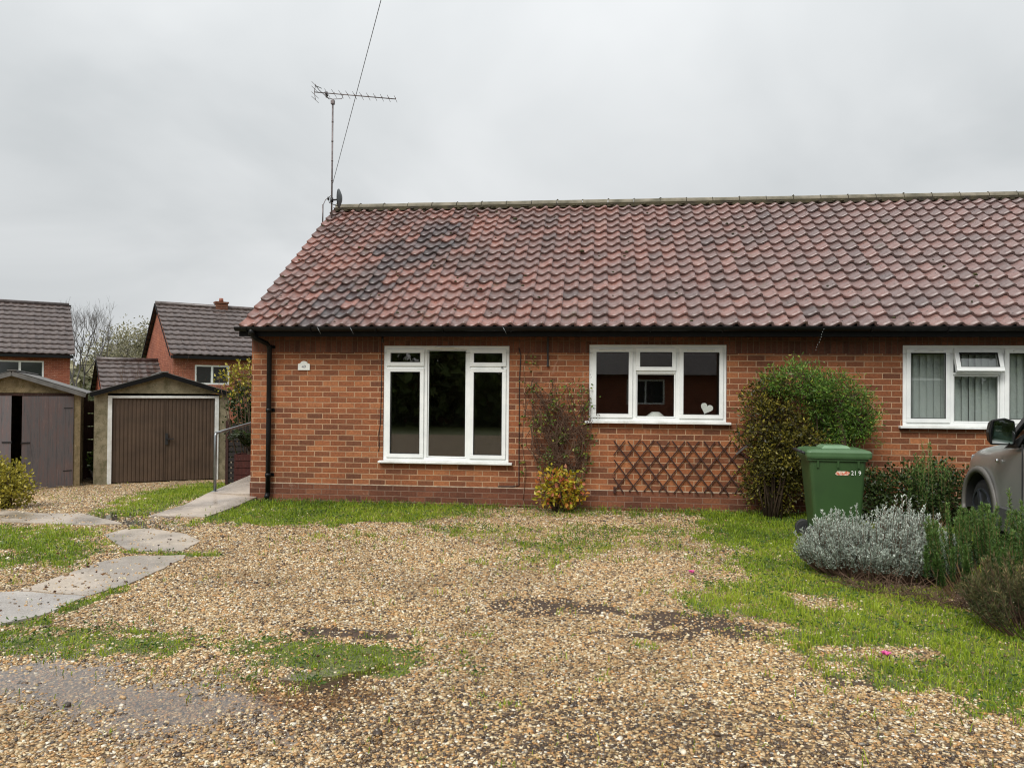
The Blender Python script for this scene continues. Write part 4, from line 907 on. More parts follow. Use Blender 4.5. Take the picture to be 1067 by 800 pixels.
# ------------------------------------------------------------------ concrete garages
GA = R(33.7)
def gable_garage(root, xa, xb, dx0, dx1, fl, ez, az_, mat_body, depth=5.0, doorz=1.40, roofm=M_cement, edge=M_blackwood, col=None):
    """local: facade at y=0, x along it, z absolute minus root z"""
    xm = (xa+xb)/2; W2 = (xb-xa)/2
    wz = lambda x: ez + (az_-ez)*(1-abs(x-xm)/(W2+.12)) - .05
    mb = MB(); th = .07
    for a, b_ in ((xa, dx0), (dx1, xb)):      # piers
        mb.hexa([(a,0,fl-.3),(b_,0,fl-.3),(b_,th,fl-.3),(a,th,fl-.3),(a,0,wz(a)),(b_,0,wz(b_)),(b_,th,wz(b_)),(a,th,wz(a))])
    mb.prism([(dx0, doorz+.05), (dx1, doorz+.05), (dx1, wz(dx1)), (xm, wz(xm)), (dx0, wz(dx0))], lambda p, t: (p[0], .004+(th-.008)*t, p[1]))
    mb.build('front_wall', mat_body, root)
    mb = MB(); mb.box(xa, xa+th, th+.002, depth, fl-.3, wz(xa)-.01); mb.box(xb-th, xb, th+.002, depth, fl-.3, wz(xb)-.01)
    mb.prism([(xa+th, fl-.3), (xb-th, fl-.3), (xb-th, wz(xb)), (xm, wz(xm)), (xa+th, wz(xa))], lambda p, t: (p[0], depth-th+th*t-.002, p[1]))
    k = th+.6
    while k < depth-.3:
        mb.box(xa-.02, xa-.001, k, k+.05, fl-.3, wz(xa)-.03); mb.box(xb+.001, xb+.02, k, k+.05, fl-.3, wz(xb)-.03); k += .62
    mb.build('side_wall', mat_body, root)
    # corrugated sheets
    for sgn, xe in ((-1, xa-.08), (1, xb+.10)):
        m2 = MB(); n = 70; vs = []
        for i in range(n+1):
            y = -.10+(depth+.2)*i/n; c_ = .014*math.cos(i*2*math.pi/2.2*.5)
            for (x, z) in ((xm, az_), (xe, ez)): vs.append((x, y, z+c_+.012))
            for (x, z) in ((xe, ez), (xm, az_)): vs.append((x, y, z+c_+.0))
        fs = []
        for i in range(n):
            o = i*4
            for q in range(4): fs.append((o+q, o+(q+1) % 4, o+4+(q+1) % 4, o+4+q))
        fs += [(0,1,2,3), (n*4+3, n*4+2, n*4+1, n*4)]
        m2.add(vs, fs, False); m2.build('roof_sheet', roofm, root)
        m3 = MB(); m3.bar((xm, -.112, az_-.040), (xe, -.112, ez-.040), .022, .085, up=(0, 0, 1)); m3.build('bargeboard', edge, root)
    m4 = MB(); m4.box(xm-.08, xm+.08, -.128, depth+.1, az_+.015, az_+.04); m4.build('ridge_cap', roofm, root)
g1 = thing('garage', 'concrete panel garage with ribbed brown double doors in a white frame', 'garage', (-5.79, 5.375, 0), GA, 'concrete garages side by side')
gable_garage(g1, -.26, 2.50, 0, 2.28, -.53, 1.45, 1.91, M_agg)
b = MB(); b.box(0,.085,-.02,.06,-.53,1.40); b.box(2.195,2.28,-.02,.06,-.53,1.40); b.box(.085,2.195,-.02,.06,1.345,1.40); b.build('door_frame', M_upvc_dirty, g1, bevel=.004)
for s_ in (0, 1):
    xa_, xb_ = (.09, 1.135) if s_ == 0 else (1.145, 2.19); b = MB(); nb = 13; wv = (xb_-xa_)/nb
    for k in range(nb):
        a0 = xa_+k*wv; b.hexa([(a0,.030,-.51),(a0+wv,.030,-.51),(a0+wv,.045,-.51),(a0,.045,-.51),(a0,.030,1.34),(a0+wv,.030,1.34),(a0+wv,.045,1.34),(a0,.045,1.34)])
        b.hexa([(a0+wv*.2,.030,-.51),(a0+wv*.8,.030,-.51),(a0+wv*.8,.031,-.51),(a0+wv*.2,.031,-.51),(a0+wv*.3,.018,1.34),(a0+wv*.7,.018,1.34),(a0+wv*.8,.031,1.34),(a0+wv*.2,.031,1.34)]) if False else b.prism([(a0+wv*.12,.0295),(a0+wv*.26,.020),(a0+wv*.74,.020),(a0+wv*.88,.0295)], lambda p, t: (p[0], p[1], -.505+1.84*t))
    dr = b.build('door', M_brownmetal, g1)
    if s_ == 1:
        h = MB(); h.box(1.15,1.21,-.005,.012,.30,.56); h.box(1.17,1.33,-.03,-.012,.42,.445); h.box(1.17,1.19,-.03,.01,.42,.445); h.build('handle', M_dark, dr)
b = MB(); b.box(1.128,1.152,.010,.014,-.51,1.34); b.build('astragal', M_brownmetal, g1)

g2 = thing('garage', 'older concrete garage with flaking grey wooden doors standing ajar', 'garage', (-6.25, 4.92, 0), GA, 'concrete garages side by side')
gable_garage(g2, -2.36, .12, -2.15, 0, -.53, 1.44, 1.885, M_agg2, edge=M_cement)
def leaf_door(root, hx, w, ang, sgn):
    """plank leaf hinged at hx; sgn -1: extends to -x"""
    r_ = MB(); n = 6; pw = w/n
    for k in range(n):
        a, b_ = k*pw+.0012, (k+1)*pw-.0012; zj = random.uniform(-.025, .02); r_.box(a, b_, -.02, .004, -.50+zj, 1.385)
    r_.box(.02, w-.02, .004, .03, -.3, -.2); r_.box(.02, w-.02, .004, .03, 1.05, 1.15)
    ca_, sa_ = math.cos(ang), math.sin(ang); r_.v = [(hx+sgn*(x*ca_+y*sa_*0)+0, -x*sa_+y*ca_, z) for x, y, z in r_.v]
    o = r_.build('door', M_greywood, root)
    for z in (-.2, .42, 1.12):
        h = MB(); h.box(.02, .2, -.024, -.0205, z, z+.022) if z != .42 else h.box(w-.16, w+.02, -.03, -.021, z, z+.03)
        h.v = [(hx+sgn*(x*ca_), -x*sa_+y*ca_, z_) for x, y, z_ in h.v]; h.build('hinge' if z != .42 else 'latch', M_dark, o)
leaf_door(g2, -.005, 1.0, R(27), -1); leaf_door(g2, -2.145, 1.03, R(3), 1)
b = MB(); b.box(-2.15, 0, .02, .06, 1.39, 1.45); b.build('door_head', M_brownwood, g2)
# bits and pieces between the garages
def w2(g, x, y): ca_, sa_ = math.cos(GA), math.sin(GA); return (g.location.x+x*ca_-y*sa_, g.location.y+x*sa_+y*ca_)
fx, fy = w2(g2, .14, 1.4)
fn = thing('board_fence', 'brown board fence closing the gap between the two garages', 'fence', (fx, fy, -.53), GA)
for k in range(6):
    b = MB(); b.box(0, .62, 0, .022, .02+k*.30, .31+k*.30-.012); b.build('board', M_brownwood, fn)
for q in (0, .56): b = MB(); b.box(q,q+.06,.024,.08,0,1.9); b.build('post', M_brownwood, fn)
px_, py_ = w2(g2, .42, 1.1); h0 = float(hgt(px_, py_))
pot = thing('plant_pot', 'white plant pot tucked in the gap between the garages', 'pot', (px_, py_, h0)); b = MB(); b.tube([(0,0,0),(0,0,.2),(0,0,.22)], [.09, .13, .14], 14); b.build('pot', M_white, pot)
P, D = blob_points(260, [(0, 0, .42, .16, .16, .24)]); leaves('foliage', [leaf_arrays(P, D+[0,0,.4], .09, .03, rng.random(len(P)))], M_fineg, pot)
b = MB(); b.tube([(.02,0,.1),(.03,.02,.4)], .008, 5); b.build('stem', M_bark, pot)

# dark fence, trellis and shrubs behind the rail
tf = thing('lattice_fence', 'dark stained fence with small lattice openings to the right of the brown garage', 'fence', (-2.0, 5.3, -.42), R(12))
b = MB(); 
for k in range(34): b.bar((-.9+k*.11,0,0), (-.9+k*.11+.0,0,1.25), .078, .012, up=(0, 1, 0))
b.build('slats', Mat('black_stain', .8).col(srgb(30, 26, 24)).m, tf)
b = MB()
for k in range(11): b.bar((-.9,-.014,.06+k*.11), (2.8,-.014,.06+k*.11), .012, .078, up=(0, 0, 1))
b.build('rail', Mat('black_stain_rail', .8).col(srgb(34, 29, 27)).m, tf)
for q in ((-.96,-.90,-.03,.04), (1.0,1.07,.02,.09), (2.75,2.82,-.03,.04)): b = MB(); b.box(*q,-.2,1.32); b.build('post', M_trellis, tf)
tb = thing('wooden_planter', 'dark reddish wooden planter at the foot of the lattice fence', 'planter', (-1.62, 3.9, float(hgt(-1.62, 3.9))+.12), R(10)); b = MB()
for k in range(4): b.box(-.45,.45,-.2,-.18,.02+k*.13,.14+k*.13); b.box(-.45,.45,.18,.2,.02+k*.13,.14+k*.13); b.box(-.45,-.43,-.18,.18,.02+k*.13,.14+k*.13); b.box(.43,.45,-.18,.18,.02+k*.13,.14+k*.13)
b.build('boards', wood_mat('red_brown_wood', [(.3, srgb(46, 22, 20)), (.8, srgb(90, 44, 36))]), tb); b = MB(); b.box(-.43,.43,-.18,.18,.3,.46); b.build('soil', mottled('soil', srgb(40, 30, 24), srgb(60, 46, 36), 20), tb)
bush('yellowing_shrub', 'tall straggly shrub with yellow leaves above the lattice fence', 'shrub', (-2.2, 4.7, -.3), [(0, 0, 2.15, .55, .4, .4), (-.35, 0, 2.0, .4, .3, .4), (.35, 0, 1.9, .45, .3, .4)], 800, .07, .045, M_yellowleaf, stems=14, twigs=120, shell=.2)
# frond plant
fr = thing('fern', 'dark arching fern fronds between the rail and the house corner', 'fern', (-1.88, 3.95, -.1)); parts = []; b = MB()
for k in range(20):
    a_ = random.uniform(0, 2*math.pi); L_ = random.uniform(.7, 1.15); pts_ = []
    for j in range(8):
        t_ = j/7; pts_.append((math.cos(a_)*L_*.55*t_, math.sin(a_)*L_*.5*t_, .45+L_*(1.05*t_-.75*t_*t_)*1.1))
    b.tube(pts_, [.007-.0007*j for j in range(8)], 4, cap=False); A_ = np.array(pts_); m_ = 46; tt = np.linspace(.12, 1, m_)*7; i0 = np.minimum(tt.astype(int), 6); fr_ = (tt-i0)[:, None]
    P_ = A_[i0]*(1-fr_)+A_[i0+1]*fr_; ax_ = norm(A_[i0+1]-A_[i0]); sd_ = norm(np.cross(ax_, [0, 0, 1.])); sg = np.where(np.arange(m_) % 2, 1, -1)[:, None]
    parts.append(leaf_arrays(P_, sd_*sg+ax_*.5, .16*(1.05-.75*tt/7), .028, np.clip(.4+.25*rng.normal(size=m_), 0, 1), .05))
leaves('frond', parts, M_darkleaf, fr); b.tube([(0,0,0),(0,0,.46)], [.05,.04], 8); b.build('stem', M_bark, fr)
bush('ivy', 'dark ivy mound smothering the top of the lattice fence', 'shrub', (-2.95, 6.15, -.45), [(-.05, 0, 1.75, .42, .3, .38), (.5, .0, 1.35, .5, .35, .75), (1.2, .2, 1.2, .6, .4, .8), (-.05, 0, .95, .45, .3, .55)], 8000, .07, .055, M_darkleaf, stems=8, twigs=20)

# ------------------------------------------------------------------ planting by the wall
bush('privet_bush', 'large rounded bush of small dark bronze and yellow leaves against the brick wall', 'bush', (7.0, -.42, 0),
     [(-.02, 0, 1.20, .42, .33, .46), (.22, -.04, .95, .40, .32, .36), (.02, -.02, .72, .34, .28, .34, .045), (.05, .14, .42, .42, .18, .34, .05), (-.04, .05, 1.60, .32, .25, .24)], 11500, .040, .024, M_privet, stems=22, twigs=520, shell=.3, clump=620)
bush('feathery_bush', 'bright green fine leaved bush with a bare trunk behind the green bin', 'bush', (7.78, -.35, 0),
     [(-.02, 0, 1.46, .44, .30, .42), (-.46, -.14, 1.68, .42, .28, .28), (.26, 0, 1.22, .30, .24, .36), (-.05, .05, 1.05, .34, .22, .30)], 12500, .046, .012, M_fineg, stems=7, twigs=520, shell=.25, clump=520)
random.seed(5)
cl_ = thing('climbing_plant', 'tangled brown climber with few green leaves on the wall between the windows', 'climber', (4.35, -.02, 0)); b = MB(); tips = []
for k in range(170):
    x = random.uniform(-.22, .24); z = random.uniform(.05, 1.15); p_ = Vector((x, -.05, z)); d_ = Vector((random.gauss(0, .5), random.gauss(0, .1), 1)); pts_ = [p_.copy()]
    ljit = random.gauss(0, .06)
    for j in range(random.randint(5, 11)):
        d_ = (d_.normalized() + Vector((random.gauss(0, .55), random.gauss(0, .12), random.gauss(.12, .45)))).normalized()
        p_ = p_ + d_*random.uniform(.08, .17); lim = .20+.16*min(1, p_.z/1.1)+ljit; p_.x = max(-lim-.02, min(lim, p_.x)); p_.y = max(-.16, min(-.015, p_.y)); p_.z = min(p_.z, 1.70+random.uniform(-.15, .05)); p_.z = max(.08, p_.z); pts_.append(p_.copy()); tips.append(p_.copy())
    r_ = random.choice((.0022, .0028, .0035, .0035, .007)); b.tube(pts_, [r_*(1-.5*i/len(pts_)) for i in range(len(pts_))], 4, cap=False)
b.build('stem', M_twig, cl_)
T = np.array([t[:] for t in tips]); P = T[rng.integers(0, len(T), 1500)] + rng.normal(size=(1500, 3))*[.03, .02, .03]
gl_ = fbm(P[:, 0]*1, P[:, 2], 5) > .50; P1, P2 = P[gl_ & (rng.random(1500) < .75)], P[~gl_]
leaves('foliage', [leaf_arrays(P1, rng.normal(size=P1.shape)*[1, .5, 1]+[0, -.5, 0], .045, .03, rng.random(len(P1)))], M_climb, cl_)
leaves('dead_foliage', [leaf_arrays(P2, rng.normal(size=P2.shape), .028, .014, rng.random(len(P2))*.5)], leaf_mat('dead_brown_leaf', [(0, srgb(66, 44, 40)), (1, srgb(110, 76, 64))], .8), cl_)
bush('autumn_shrub', 'small shrub with yellow, orange and red leaves at the foot of the climber', 'shrub', (4.35, -.30, 0), [(0, 0, .34, .26, .2, .26), (.14, 0, .22, .2, .18, .2), (-.14, 0, .26, .18, .18, .2)], 620, .062, .042, M_autumn, stems=8, twigs=30, shell=.3)
b = MB(); vn = thing('wisp_of_creeper', 'thin creeper stem with a few leaves right of the tall window', 'climber', (3.85, -.01, 0)); pts_ = [(.0,0,.1),(.03,-.01,.5),(-.03,-.01,.9),(.02,-.01,1.4),(-.01,-.02,1.9),(.06,-.02,2.1)]; b.tube(pts_, .003, 4); b.build('stem', M_twig, vn)
n = 90; tt = rng.random(n); P = np.stack([.02*np.sin(tt*20)+rng.normal(size=n)*.035+.1*(tt > .85), -.02-.03*rng.random(n), .2+1.85*tt], 1); k = (np.abs(tt-.95) < .08) | (np.abs(tt-.18) < .06) | (rng.random(n) < .12); P = P[k]
leaves('foliage', [leaf_arrays(P, rng.normal(size=P.shape)+[0, -.6, 0], .05, .035, rng.random(len(P)))], M_climb, vn)

b = MB(); b.tube([(7.86,-.52,0),(7.86,-.50,.7),(7.83,-.46,1.1),(7.78,-.36,1.4)], [.045,.04,.034,.022], 8); _t = b.build('trunk', M_bark, None); _t.parent = [o for o in COL.objects if o.name == 'feathery_bush'][0]; _t.matrix_parent_inverse = Matrix.Translation((-7.78, .35, 0))
bush('low_hedge', 'low dark green hedge along the wall between bin and car', 'hedge', (8.55, -.45, 0), [(-.62, 0, .32, .42, .26, .36), (0, -.05, .34, .5, .3, .36), (.55, -.02, .34, .5, .3, .36)], 9500, .04, .026, M_darkleaf, stems=12, twigs=60, clump=900)
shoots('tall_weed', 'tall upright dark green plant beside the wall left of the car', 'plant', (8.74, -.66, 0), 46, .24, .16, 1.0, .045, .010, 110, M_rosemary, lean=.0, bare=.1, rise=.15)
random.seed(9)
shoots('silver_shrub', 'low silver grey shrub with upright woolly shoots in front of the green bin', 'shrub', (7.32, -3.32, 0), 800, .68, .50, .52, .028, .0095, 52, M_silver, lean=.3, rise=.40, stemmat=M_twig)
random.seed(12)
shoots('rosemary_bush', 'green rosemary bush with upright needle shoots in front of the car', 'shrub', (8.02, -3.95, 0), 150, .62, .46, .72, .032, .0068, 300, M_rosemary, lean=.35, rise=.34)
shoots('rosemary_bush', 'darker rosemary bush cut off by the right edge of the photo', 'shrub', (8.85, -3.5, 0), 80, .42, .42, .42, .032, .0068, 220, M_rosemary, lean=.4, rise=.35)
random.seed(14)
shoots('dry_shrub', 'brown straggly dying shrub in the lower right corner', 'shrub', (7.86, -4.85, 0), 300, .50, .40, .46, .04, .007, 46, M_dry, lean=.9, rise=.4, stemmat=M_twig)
# bare straw-like stems under the shrubs
b = MB()
for k in range(420):
    a_ = random.uniform(0, 1); x = 6.85+a_*.95+random.gauss(0, .05); y = -3.72-a_*.85+random.gauss(0, .09); L_ = random.uniform(.08, .28)
    d_ = Vector((random.gauss(-.1, .9), random.gauss(-.25, .7), random.uniform(.05, .8))).normalized()*L_; b.tube([(x, y, .0), (x+d_.x*.5, y+d_.y*.5, d_.z*.7), (x+d_.x, y+d_.y, d_.z)], [.0028, .002, .001], 4, cap=False)
tag(b.build('dead_stems', M_twig), 'dead brown woody stems at the foot of the silver shrub and rosemary', 'stems', kind='stuff')
bush('golden_bush', 'small golden green bush at the left edge in front of the grey doors', 'bush', (-3.02, -.85, float(hgt(-3.02, -.85))), [(0, 0, .28, .36, .3, .3), (-.3, .1, .32, .35, .3, .32)], 3600, .045, .03, M_yellowleaf, stems=9, twigs=50, clump=500)

# pink blossoms
for (x, y, lb) in ((5.649, -3.568, 'single pink blossom lying on gravel near the middle of the lawn edge'), (6.551, -5.532, 'single pink blossom lying on the bare patch in the lower right lawn')):
    n = 14; a_ = np.arange(n)/n*2*math.pi; P = np.zeros((n, 3)) + [0, 0, .012]; D = np.stack([np.cos(a_), np.sin(a_), .35+.3*rng.random(n)], 1)
    o = leaves('pink_blossom', [leaf_arrays(P, D, .034, .022, np.zeros(n))], M_pink); o.location = (x, y, float(hgt(x, y))+.008); tag(o, lb, 'blossom', 'pink blossoms fallen on the ground')

# ------------------------------------------------------------------ wheelie bin
bn_ = thing('wheelie_bin', 'green wheeled rubbish bin with lighter green lid and worn sticker', 'bin', (7.33, -1.78, 0), R(-3))
bn_.scale = (.83, .88, .93)
b = MB()
def ring(hx, hy, cx_, z, r=.05, n=4):
    o = []
    for sx, sy_, a0 in ((1, 1, 0), (-1, 1, 90), (-1, -1, 180), (1, -1, 270)):
        for k in range(n+1):
            a_ = R(a0+90*k/n); o.append((cx_+sx*(hx-r)+r*math.cos(a_), sy_*(hy-r)+r*math.sin(a_), z))
    return o
rg = [ring(.27, .22, .02, .05), ring(.275, .225, .02, .12), ring(.335, .272, .0, .86), ring(.34, .275, .0, .93), ring(.365, .295, .0, .935), ring(.365, .295, .0, .965)]
nn = len(rg[0]); vs = [v for r_ in rg for v in r_]
fs = [(i*nn+k, i*nn+(k+1) % nn, (i+1)*nn+(k+1) % nn, (i+1)*nn+k) for i in range(len(rg)-1) for k in range(nn)]; b.add(vs, fs, True); b.add(rg[0], [tuple(range(nn))[::-1]]); b.add(rg[-1], [tuple(range(nn))])
for x_ in (-.24, .0, .24): b.hexa([(x_-.012,-.29,.86),(x_+.012,-.29,.86),(x_+.012,-.26,.86),(x_-.012,-.26,.86),(x_-.012,-.293,.934),(x_+.012,-.293,.934),(x_+.012,-.26,.934),(x_-.012,-.26,.934)])
bd = b.build('body', M_binplastic, bn_); md = bd.modifiers.new('e', 'EDGE_SPLIT'); md.split_angle = R(40)
b = MB(); rg = [ring(.385, .31, .012, .962, .05), ring(.392, .317, .012, .985, .05), ring(.392, .317, .012, 1.03, .05), ring(.375, .30, .012, 1.05, .05), ring(.33, .26, .012, 1.062, .05)]
vs = [v for r_ in rg for v in r_]; fs = [(i*nn+k, i*nn+(k+1) % nn, (i+1)*nn+(k+1) % nn, (i+1)*nn+k) for i in range(len(rg)-1) for k in range(nn)]; b.add(vs, fs, False); b.add(rg[0], [tuple(range(nn))[::-1]]); b.add(rg[-1], [tuple(range(nn))])
ld = b.build('lid', M_binlid, bn_, bevel=.004)
b = MB(); b.hexa([(-.17,-.17,1.062),(.19,-.17,1.062),(.19,.17,1.062),(-.17,.17,1.062),(-.13,-.14,1.098),(.15,-.14,1.098),(.15,.14,1.098),(-.13,.14,1.098)]); b.build('raised_panel', mottled('pale_green_plastic', srgb(112, 140, 108), srgb(96, 126, 94), 6, .3, bump=0), ld, bevel=.01)
b = MB(); b.tube([(-.43,-.22,1.03),(-.43,.22,1.03)], .017, 10); b.tube([(-.36,-.2,1.0),(-.43,-.2,1.03)], .016, 8); b.tube([(-.36,.2,1.0),(-.43,.2,1.03)], .016, 8); b.build('handle', M_dark, bn_)
for y_ in (-.26, .26):
    b = MB(); y0_ = y_-.03; b.tube([(-.30,y0_,.10),(-.30,y0_+.01,.10),(-.30,y0_+.05,.10),(-.30,y0_+.06,.10)], [.085,.10,.10,.085], 20); wh = b.build('wheel', M_tyre, bn_); b = MB(); b.cyl((-.30,y0_-.004,.10), .05, .068, 'y', 14); b.build('hub', M_dark, wh)
b = MB(); b.tube([(-.30,-.23,.10),(-.30,.23,.10)], .012, 8); b.build('axle', M_steel, bn_)
# sticker and lettering on the long side, following the taper
tl = math.atan2(.047, .74)
b = MB(); n = 24; yv = lambda z: -(.225+(z-.12)*(.047/.74))-.003
pl_ = [(.055+.085*math.cos(2*math.pi*k/n)*(1+.08*math.sin(k)), .800+.028*max(-.8, min(.8, math.sin(2*math.pi*k/n)*1.1))) for k in range(n)]
b.prism(pl_, lambda p, t: (p[0], yv(p[1])-.0015*t, p[1])); m = Mat('worn_sticker', .5); m.col(m.mix(band(m, m.noise(26, 4), .42, .6), srgb(226, 214, 196), srgb(206, 104, 78))); b.build('sticker', m.m, bn_)
text('21 9', .068, (.215, yv(.803)-.002, .803), (R(90)-tl*1.0, 0, 0), M_white, bn_)

# ------------------------------------------------------------------ parked car (grey, nose to the wall)
car = thing('parked_car', 'dark grey people carrier parked with its nose towards the brick wall', 'car', (9.84, -1.63, 0), R(-4))
mp = Mat('grey_metallic_paint', .32, .55); mp.p.inputs['Coat Weight'].default_value = .6; mp.p.inputs['Coat Roughness'].default_value = .08
mp.col(mp.mix(mp.noise(3, 4), srgb(172, 172, 168), srgb(160, 160, 156))); M_paint = mp.m
M_rim = mottled('rim_grey', srgb(86, 90, 98), srgb(66, 70, 76), 10, .4, .6, bump=0)
M_trim = mottled('grey_moulding', (.05, .05, .052), (.07, .07, .07), 12, .6)
st = [(.86, .40, .34, .60), (.82, .62, .26, .78), (.70, .79, .22, .90), (.45, .885, .20, .985), (0, .92, .20, 1.05), (-.45, .93, .20, 1.10), (-.75, .93, .20, 1.14), (-1.6, .935, .20, 1.16), (-2.6, .935, .20, 1.17), (-3.3, .92, .22, 1.17), (-3.5, .86, .26, 1.12), (-3.54, .7, .32, 1.0)]
secs = []
for (y, hw, zl, zt) in st:
    h = [(0, zl), (hw*.8, zl), (hw*.97, zl+.06), (hw, zl+.2), (hw*1.0, .62 if zt > .8 else (zl+zt)/2), (hw*.985, zt-.16 if zt > .8 else zt-.1), (hw*.94, zt-.05), (hw*.8, zt), (hw*.4, zt+.025), (0, zt+.03)]
    secs.append([(x, y, z) for x, z in h] + [(-x, y, z) for x, z in h[-2:0:-1]])
b = MB(); ns = len(secs[0]); b.add([p for s in secs for p in s], [(i*ns+k, (i+1)*ns+k, (i+1)*ns+(k+1) % ns, i*ns+(k+1) % ns) for i in range(len(secs)-1) for k in range(ns)] + [tuple(range(ns)), tuple((len(secs)-1)*ns+k for k in range(ns))[::-1]], True)
body = b.build('body', M_paint, car)
ss_ = body.modifiers.new('s', 'SUBSURF'); ss_.levels = 2; ss_.render_levels = 2
cut = []
for y_ in (0, -2.65):
    c_ = MB(); c_.cyl((-1.3, y_, .36), .385, 2.6, 'x', 40); cut.append(c_.build('cut', M_dark))
for c_ in cut: c_.parent = car; m_ = body.modifiers.new('b', 'BOOLEAN'); m_.object = c_; m_.operation = 'DIFFERENCE'; m_.solver = 'EXACT'
bpy.context.view_layer.update(); dg = bpy.context.evaluated_depsgraph_get(); me = bpy.data.meshes.new_from_object(body.evaluated_get(dg)); body.modifiers.clear(); body.data = me; body.data.materials.clear(); body.data.materials.append(M_paint)
for c_ in cut: bpy.data.objects.remove(c_)
for p in me.polygons: p.material_index = 0
# inner wells, arches, sill trims
b = MB(); b.box(-.60,.60,-3.2,.55,.24,.9); b.build('underbody', M_dark, car)
for y_ in (0, -2.65):
    for s_ in (-1, 1):
        b = MB(); n = 22; vs = []
        for k in range(n+1):
            a_ = R(-8+196*k/n); 
            for r_, o_x in ((.383, .915), (.383, .958), (.44, .950), (.445, .925)): vs.append((s_*o_x, y_+r_*math.cos(a_), .36+r_*math.sin(a_)))
        fs = [(i*4+q, i*4+(q+1) % 4, (i+1)*4+(q+1) % 4, (i+1)*4+q) for i in range(n) for q in range(4)] + [(0,1,2,3), (n*4+3,n*4+2,n*4+1,n*4)]
        b.add(vs, fs, True); b.build('wheel_arch', mottled('arch_paint', srgb(112, 109, 104), srgb(100, 97, 93), 6, .5, .1, bump=0), car)
        b = MB(); n = 20; vs = []
        for k in range(n+1):
            a_ = R(-6+192*k/n); vs += [(s_*.62, y_+.378*math.cos(a_), .36+.378*math.sin(a_)), (s_*.925, y_+.378*math.cos(a_), .36+.378*math.sin(a_))]
        b.add(vs, [(2*k, 2*k+1, 2*k+3, 2*k+2) for k in range(n)], True); b.build('arch_liner', M_tyre, car)
        b = MB(); x0_ = s_*.90; prof_ = [(0, .27), (.02, .325), (.07, .335), (.17, .335), (.21, .325), (.22, .27)]
        b.tube([(x0_-s_*p[0], y_, .335) for p in prof_], [p[1] for p in prof_], 36); wh = b.build('wheel', M_tyre, car)
        b = MB(); b.tube([(x0_+s_*.004, y_, .335), (x0_-s_*.04, y_, .335)], [.235, .22], 30)
        b.build('rim', M_dark, wh); b = MB()
        for k in range(5):
            a_ = 2*math.pi*k/5; b.bar((x0_+s_*.012, y_, .335), (x0_+s_*.012, y_+.225*math.cos(a_), .335+.225*math.sin(a_)), .05, .02, up=(1, 0, 0))
        b.cyl((x0_-.01+s_*.01, y_, .335), .045, .02, 'x', 14); n = 30
        for k in range(n): a0, a1 = 2*math.pi*k/n, 2*math.pi*(k+1)/n; b.bar((x0_+s_*.008, y_+.225*math.cos(a0), .335+.225*math.sin(a0)), (x0_+s_*.008, y_+.225*math.cos(a1), .335+.225*math.sin(a1)), .02, .02, up=(1, 0, 0))
        b.build('spokes', M_dark if 0 else M_rim, wh)
for s_ in (-1, 1):
    b = MB(); b.hexa([(s_*.90,-2.2,.20),(s_*.955,-2.2,.22),(s_*.955,-.46,.22),(s_*.90,-.46,.20),(s_*.90,-2.2,.46),(s_*.95,-2.2,.44),(s_*.95,-.46,.44),(s_*.90,-.46,.46)]); b.build('sill_trim', M_trim, car)
b = MB(); b.box(-.80,.80,-3.60,-3.44,.30,.56); b.build('rear_bumper', M_trim, car, bevel=.03)
b = MB(); b.box(-.52,.52,.80,.89,.32,.52); b.build('front_grille', M_trim, car, bevel=.02)
b = MB(); b.box(-.66,.66,-3.556,-3.53,.60,.612); b.box(-.74,-.73,-3.55,-3.50,.60,1.12); b.box(.73,.74,-3.55,-3.50,.60,1.12); b.build('tailgate_gap', M_dark, car)
# greenhouse
A4 = lambda s: [(s*.90,-.48,1.08),(s*.90,-3.48,1.14),(s*.72,-3.3,1.80),(s*.72,-1.22,1.80)]
b = MB(); L4, R4 = A4(-1), A4(1)
top = [(-.68,-1.3,1.84),(-.68,-3.2,1.85),(.68,-3.2,1.85),(.68,-1.3,1.84)]
b.add(top+[L4[3], L4[2], R4[2], R4[3]], [(0,3,2,1),(0,1,5,4),(1,2,6,5),(2,3,7,6),(3,0,4,7)]); b.build('roof', M_paint, car, bevel=.01)
def bil(q, u, v): q = [Vector(p) for p in q]; return q[0].lerp(q[1], u).lerp(q[3].lerp(q[2], u), v)
for s, q in ((-1, L4), (1, R4)):
    def bars(u0, u1, name, mat, w=.05):
        b = MB(); p = [bil(q, u0[0], 0), bil(q, u1[0], 0), bil(q, u1[1], 1), bil(q, u0[1], 1)]; ox = Vector((-s*.05, 0, 0)); b.hexa([p[0]+ox, p[1]+ox, p[1], p[0], p[3]+ox, p[2]+ox, p[2], p[3]] if s > 0 else [p[0], p[1], p[1]+ox, p[0]+ox, p[3], p[2], p[2]+ox, p[3]+ox]); return b.build(name, mat, car)
    bars((0, 0), (.03, .045), 'front_pillar', M_trim); bars((.10, .075), (.115, .09), 'quarter_bar', M_trim); bars((.36, .28), (.40, .32), 'door_pillar', M_trim); bars((.66, .62), (.70, .66), 'door_pillar', M_trim); bars((.94, .95), (1, 1), 'rear_pillar', M_paint)
    b = MB(); p = [bil(q, .03, .02), bil(q, .94, .02), bil(q, .95, .98), bil(q, .045, .98)]; ox = Vector((-s*.02, 0, 0)); p = [x_+ox for x_ in p]; b.add(p, [(0,1,2,3)]); b.build('side_window', M_carglass, car)
b = MB(); b.add([(-.86,-.48,1.10),(.86,-.48,1.10),(.69,-1.22,1.80),(-.69,-1.22,1.80)], [(0,1,2,3)]); b.build('windscreen', M_carglass, car)
b = MB(); b.add([(-.86,-3.47,1.16),(.86,-3.47,1.16),(.69,-3.3,1.80),(-.69,-3.3,1.80)], [(3,2,1,0)]); b.build('rear_window', M_carglass, car)
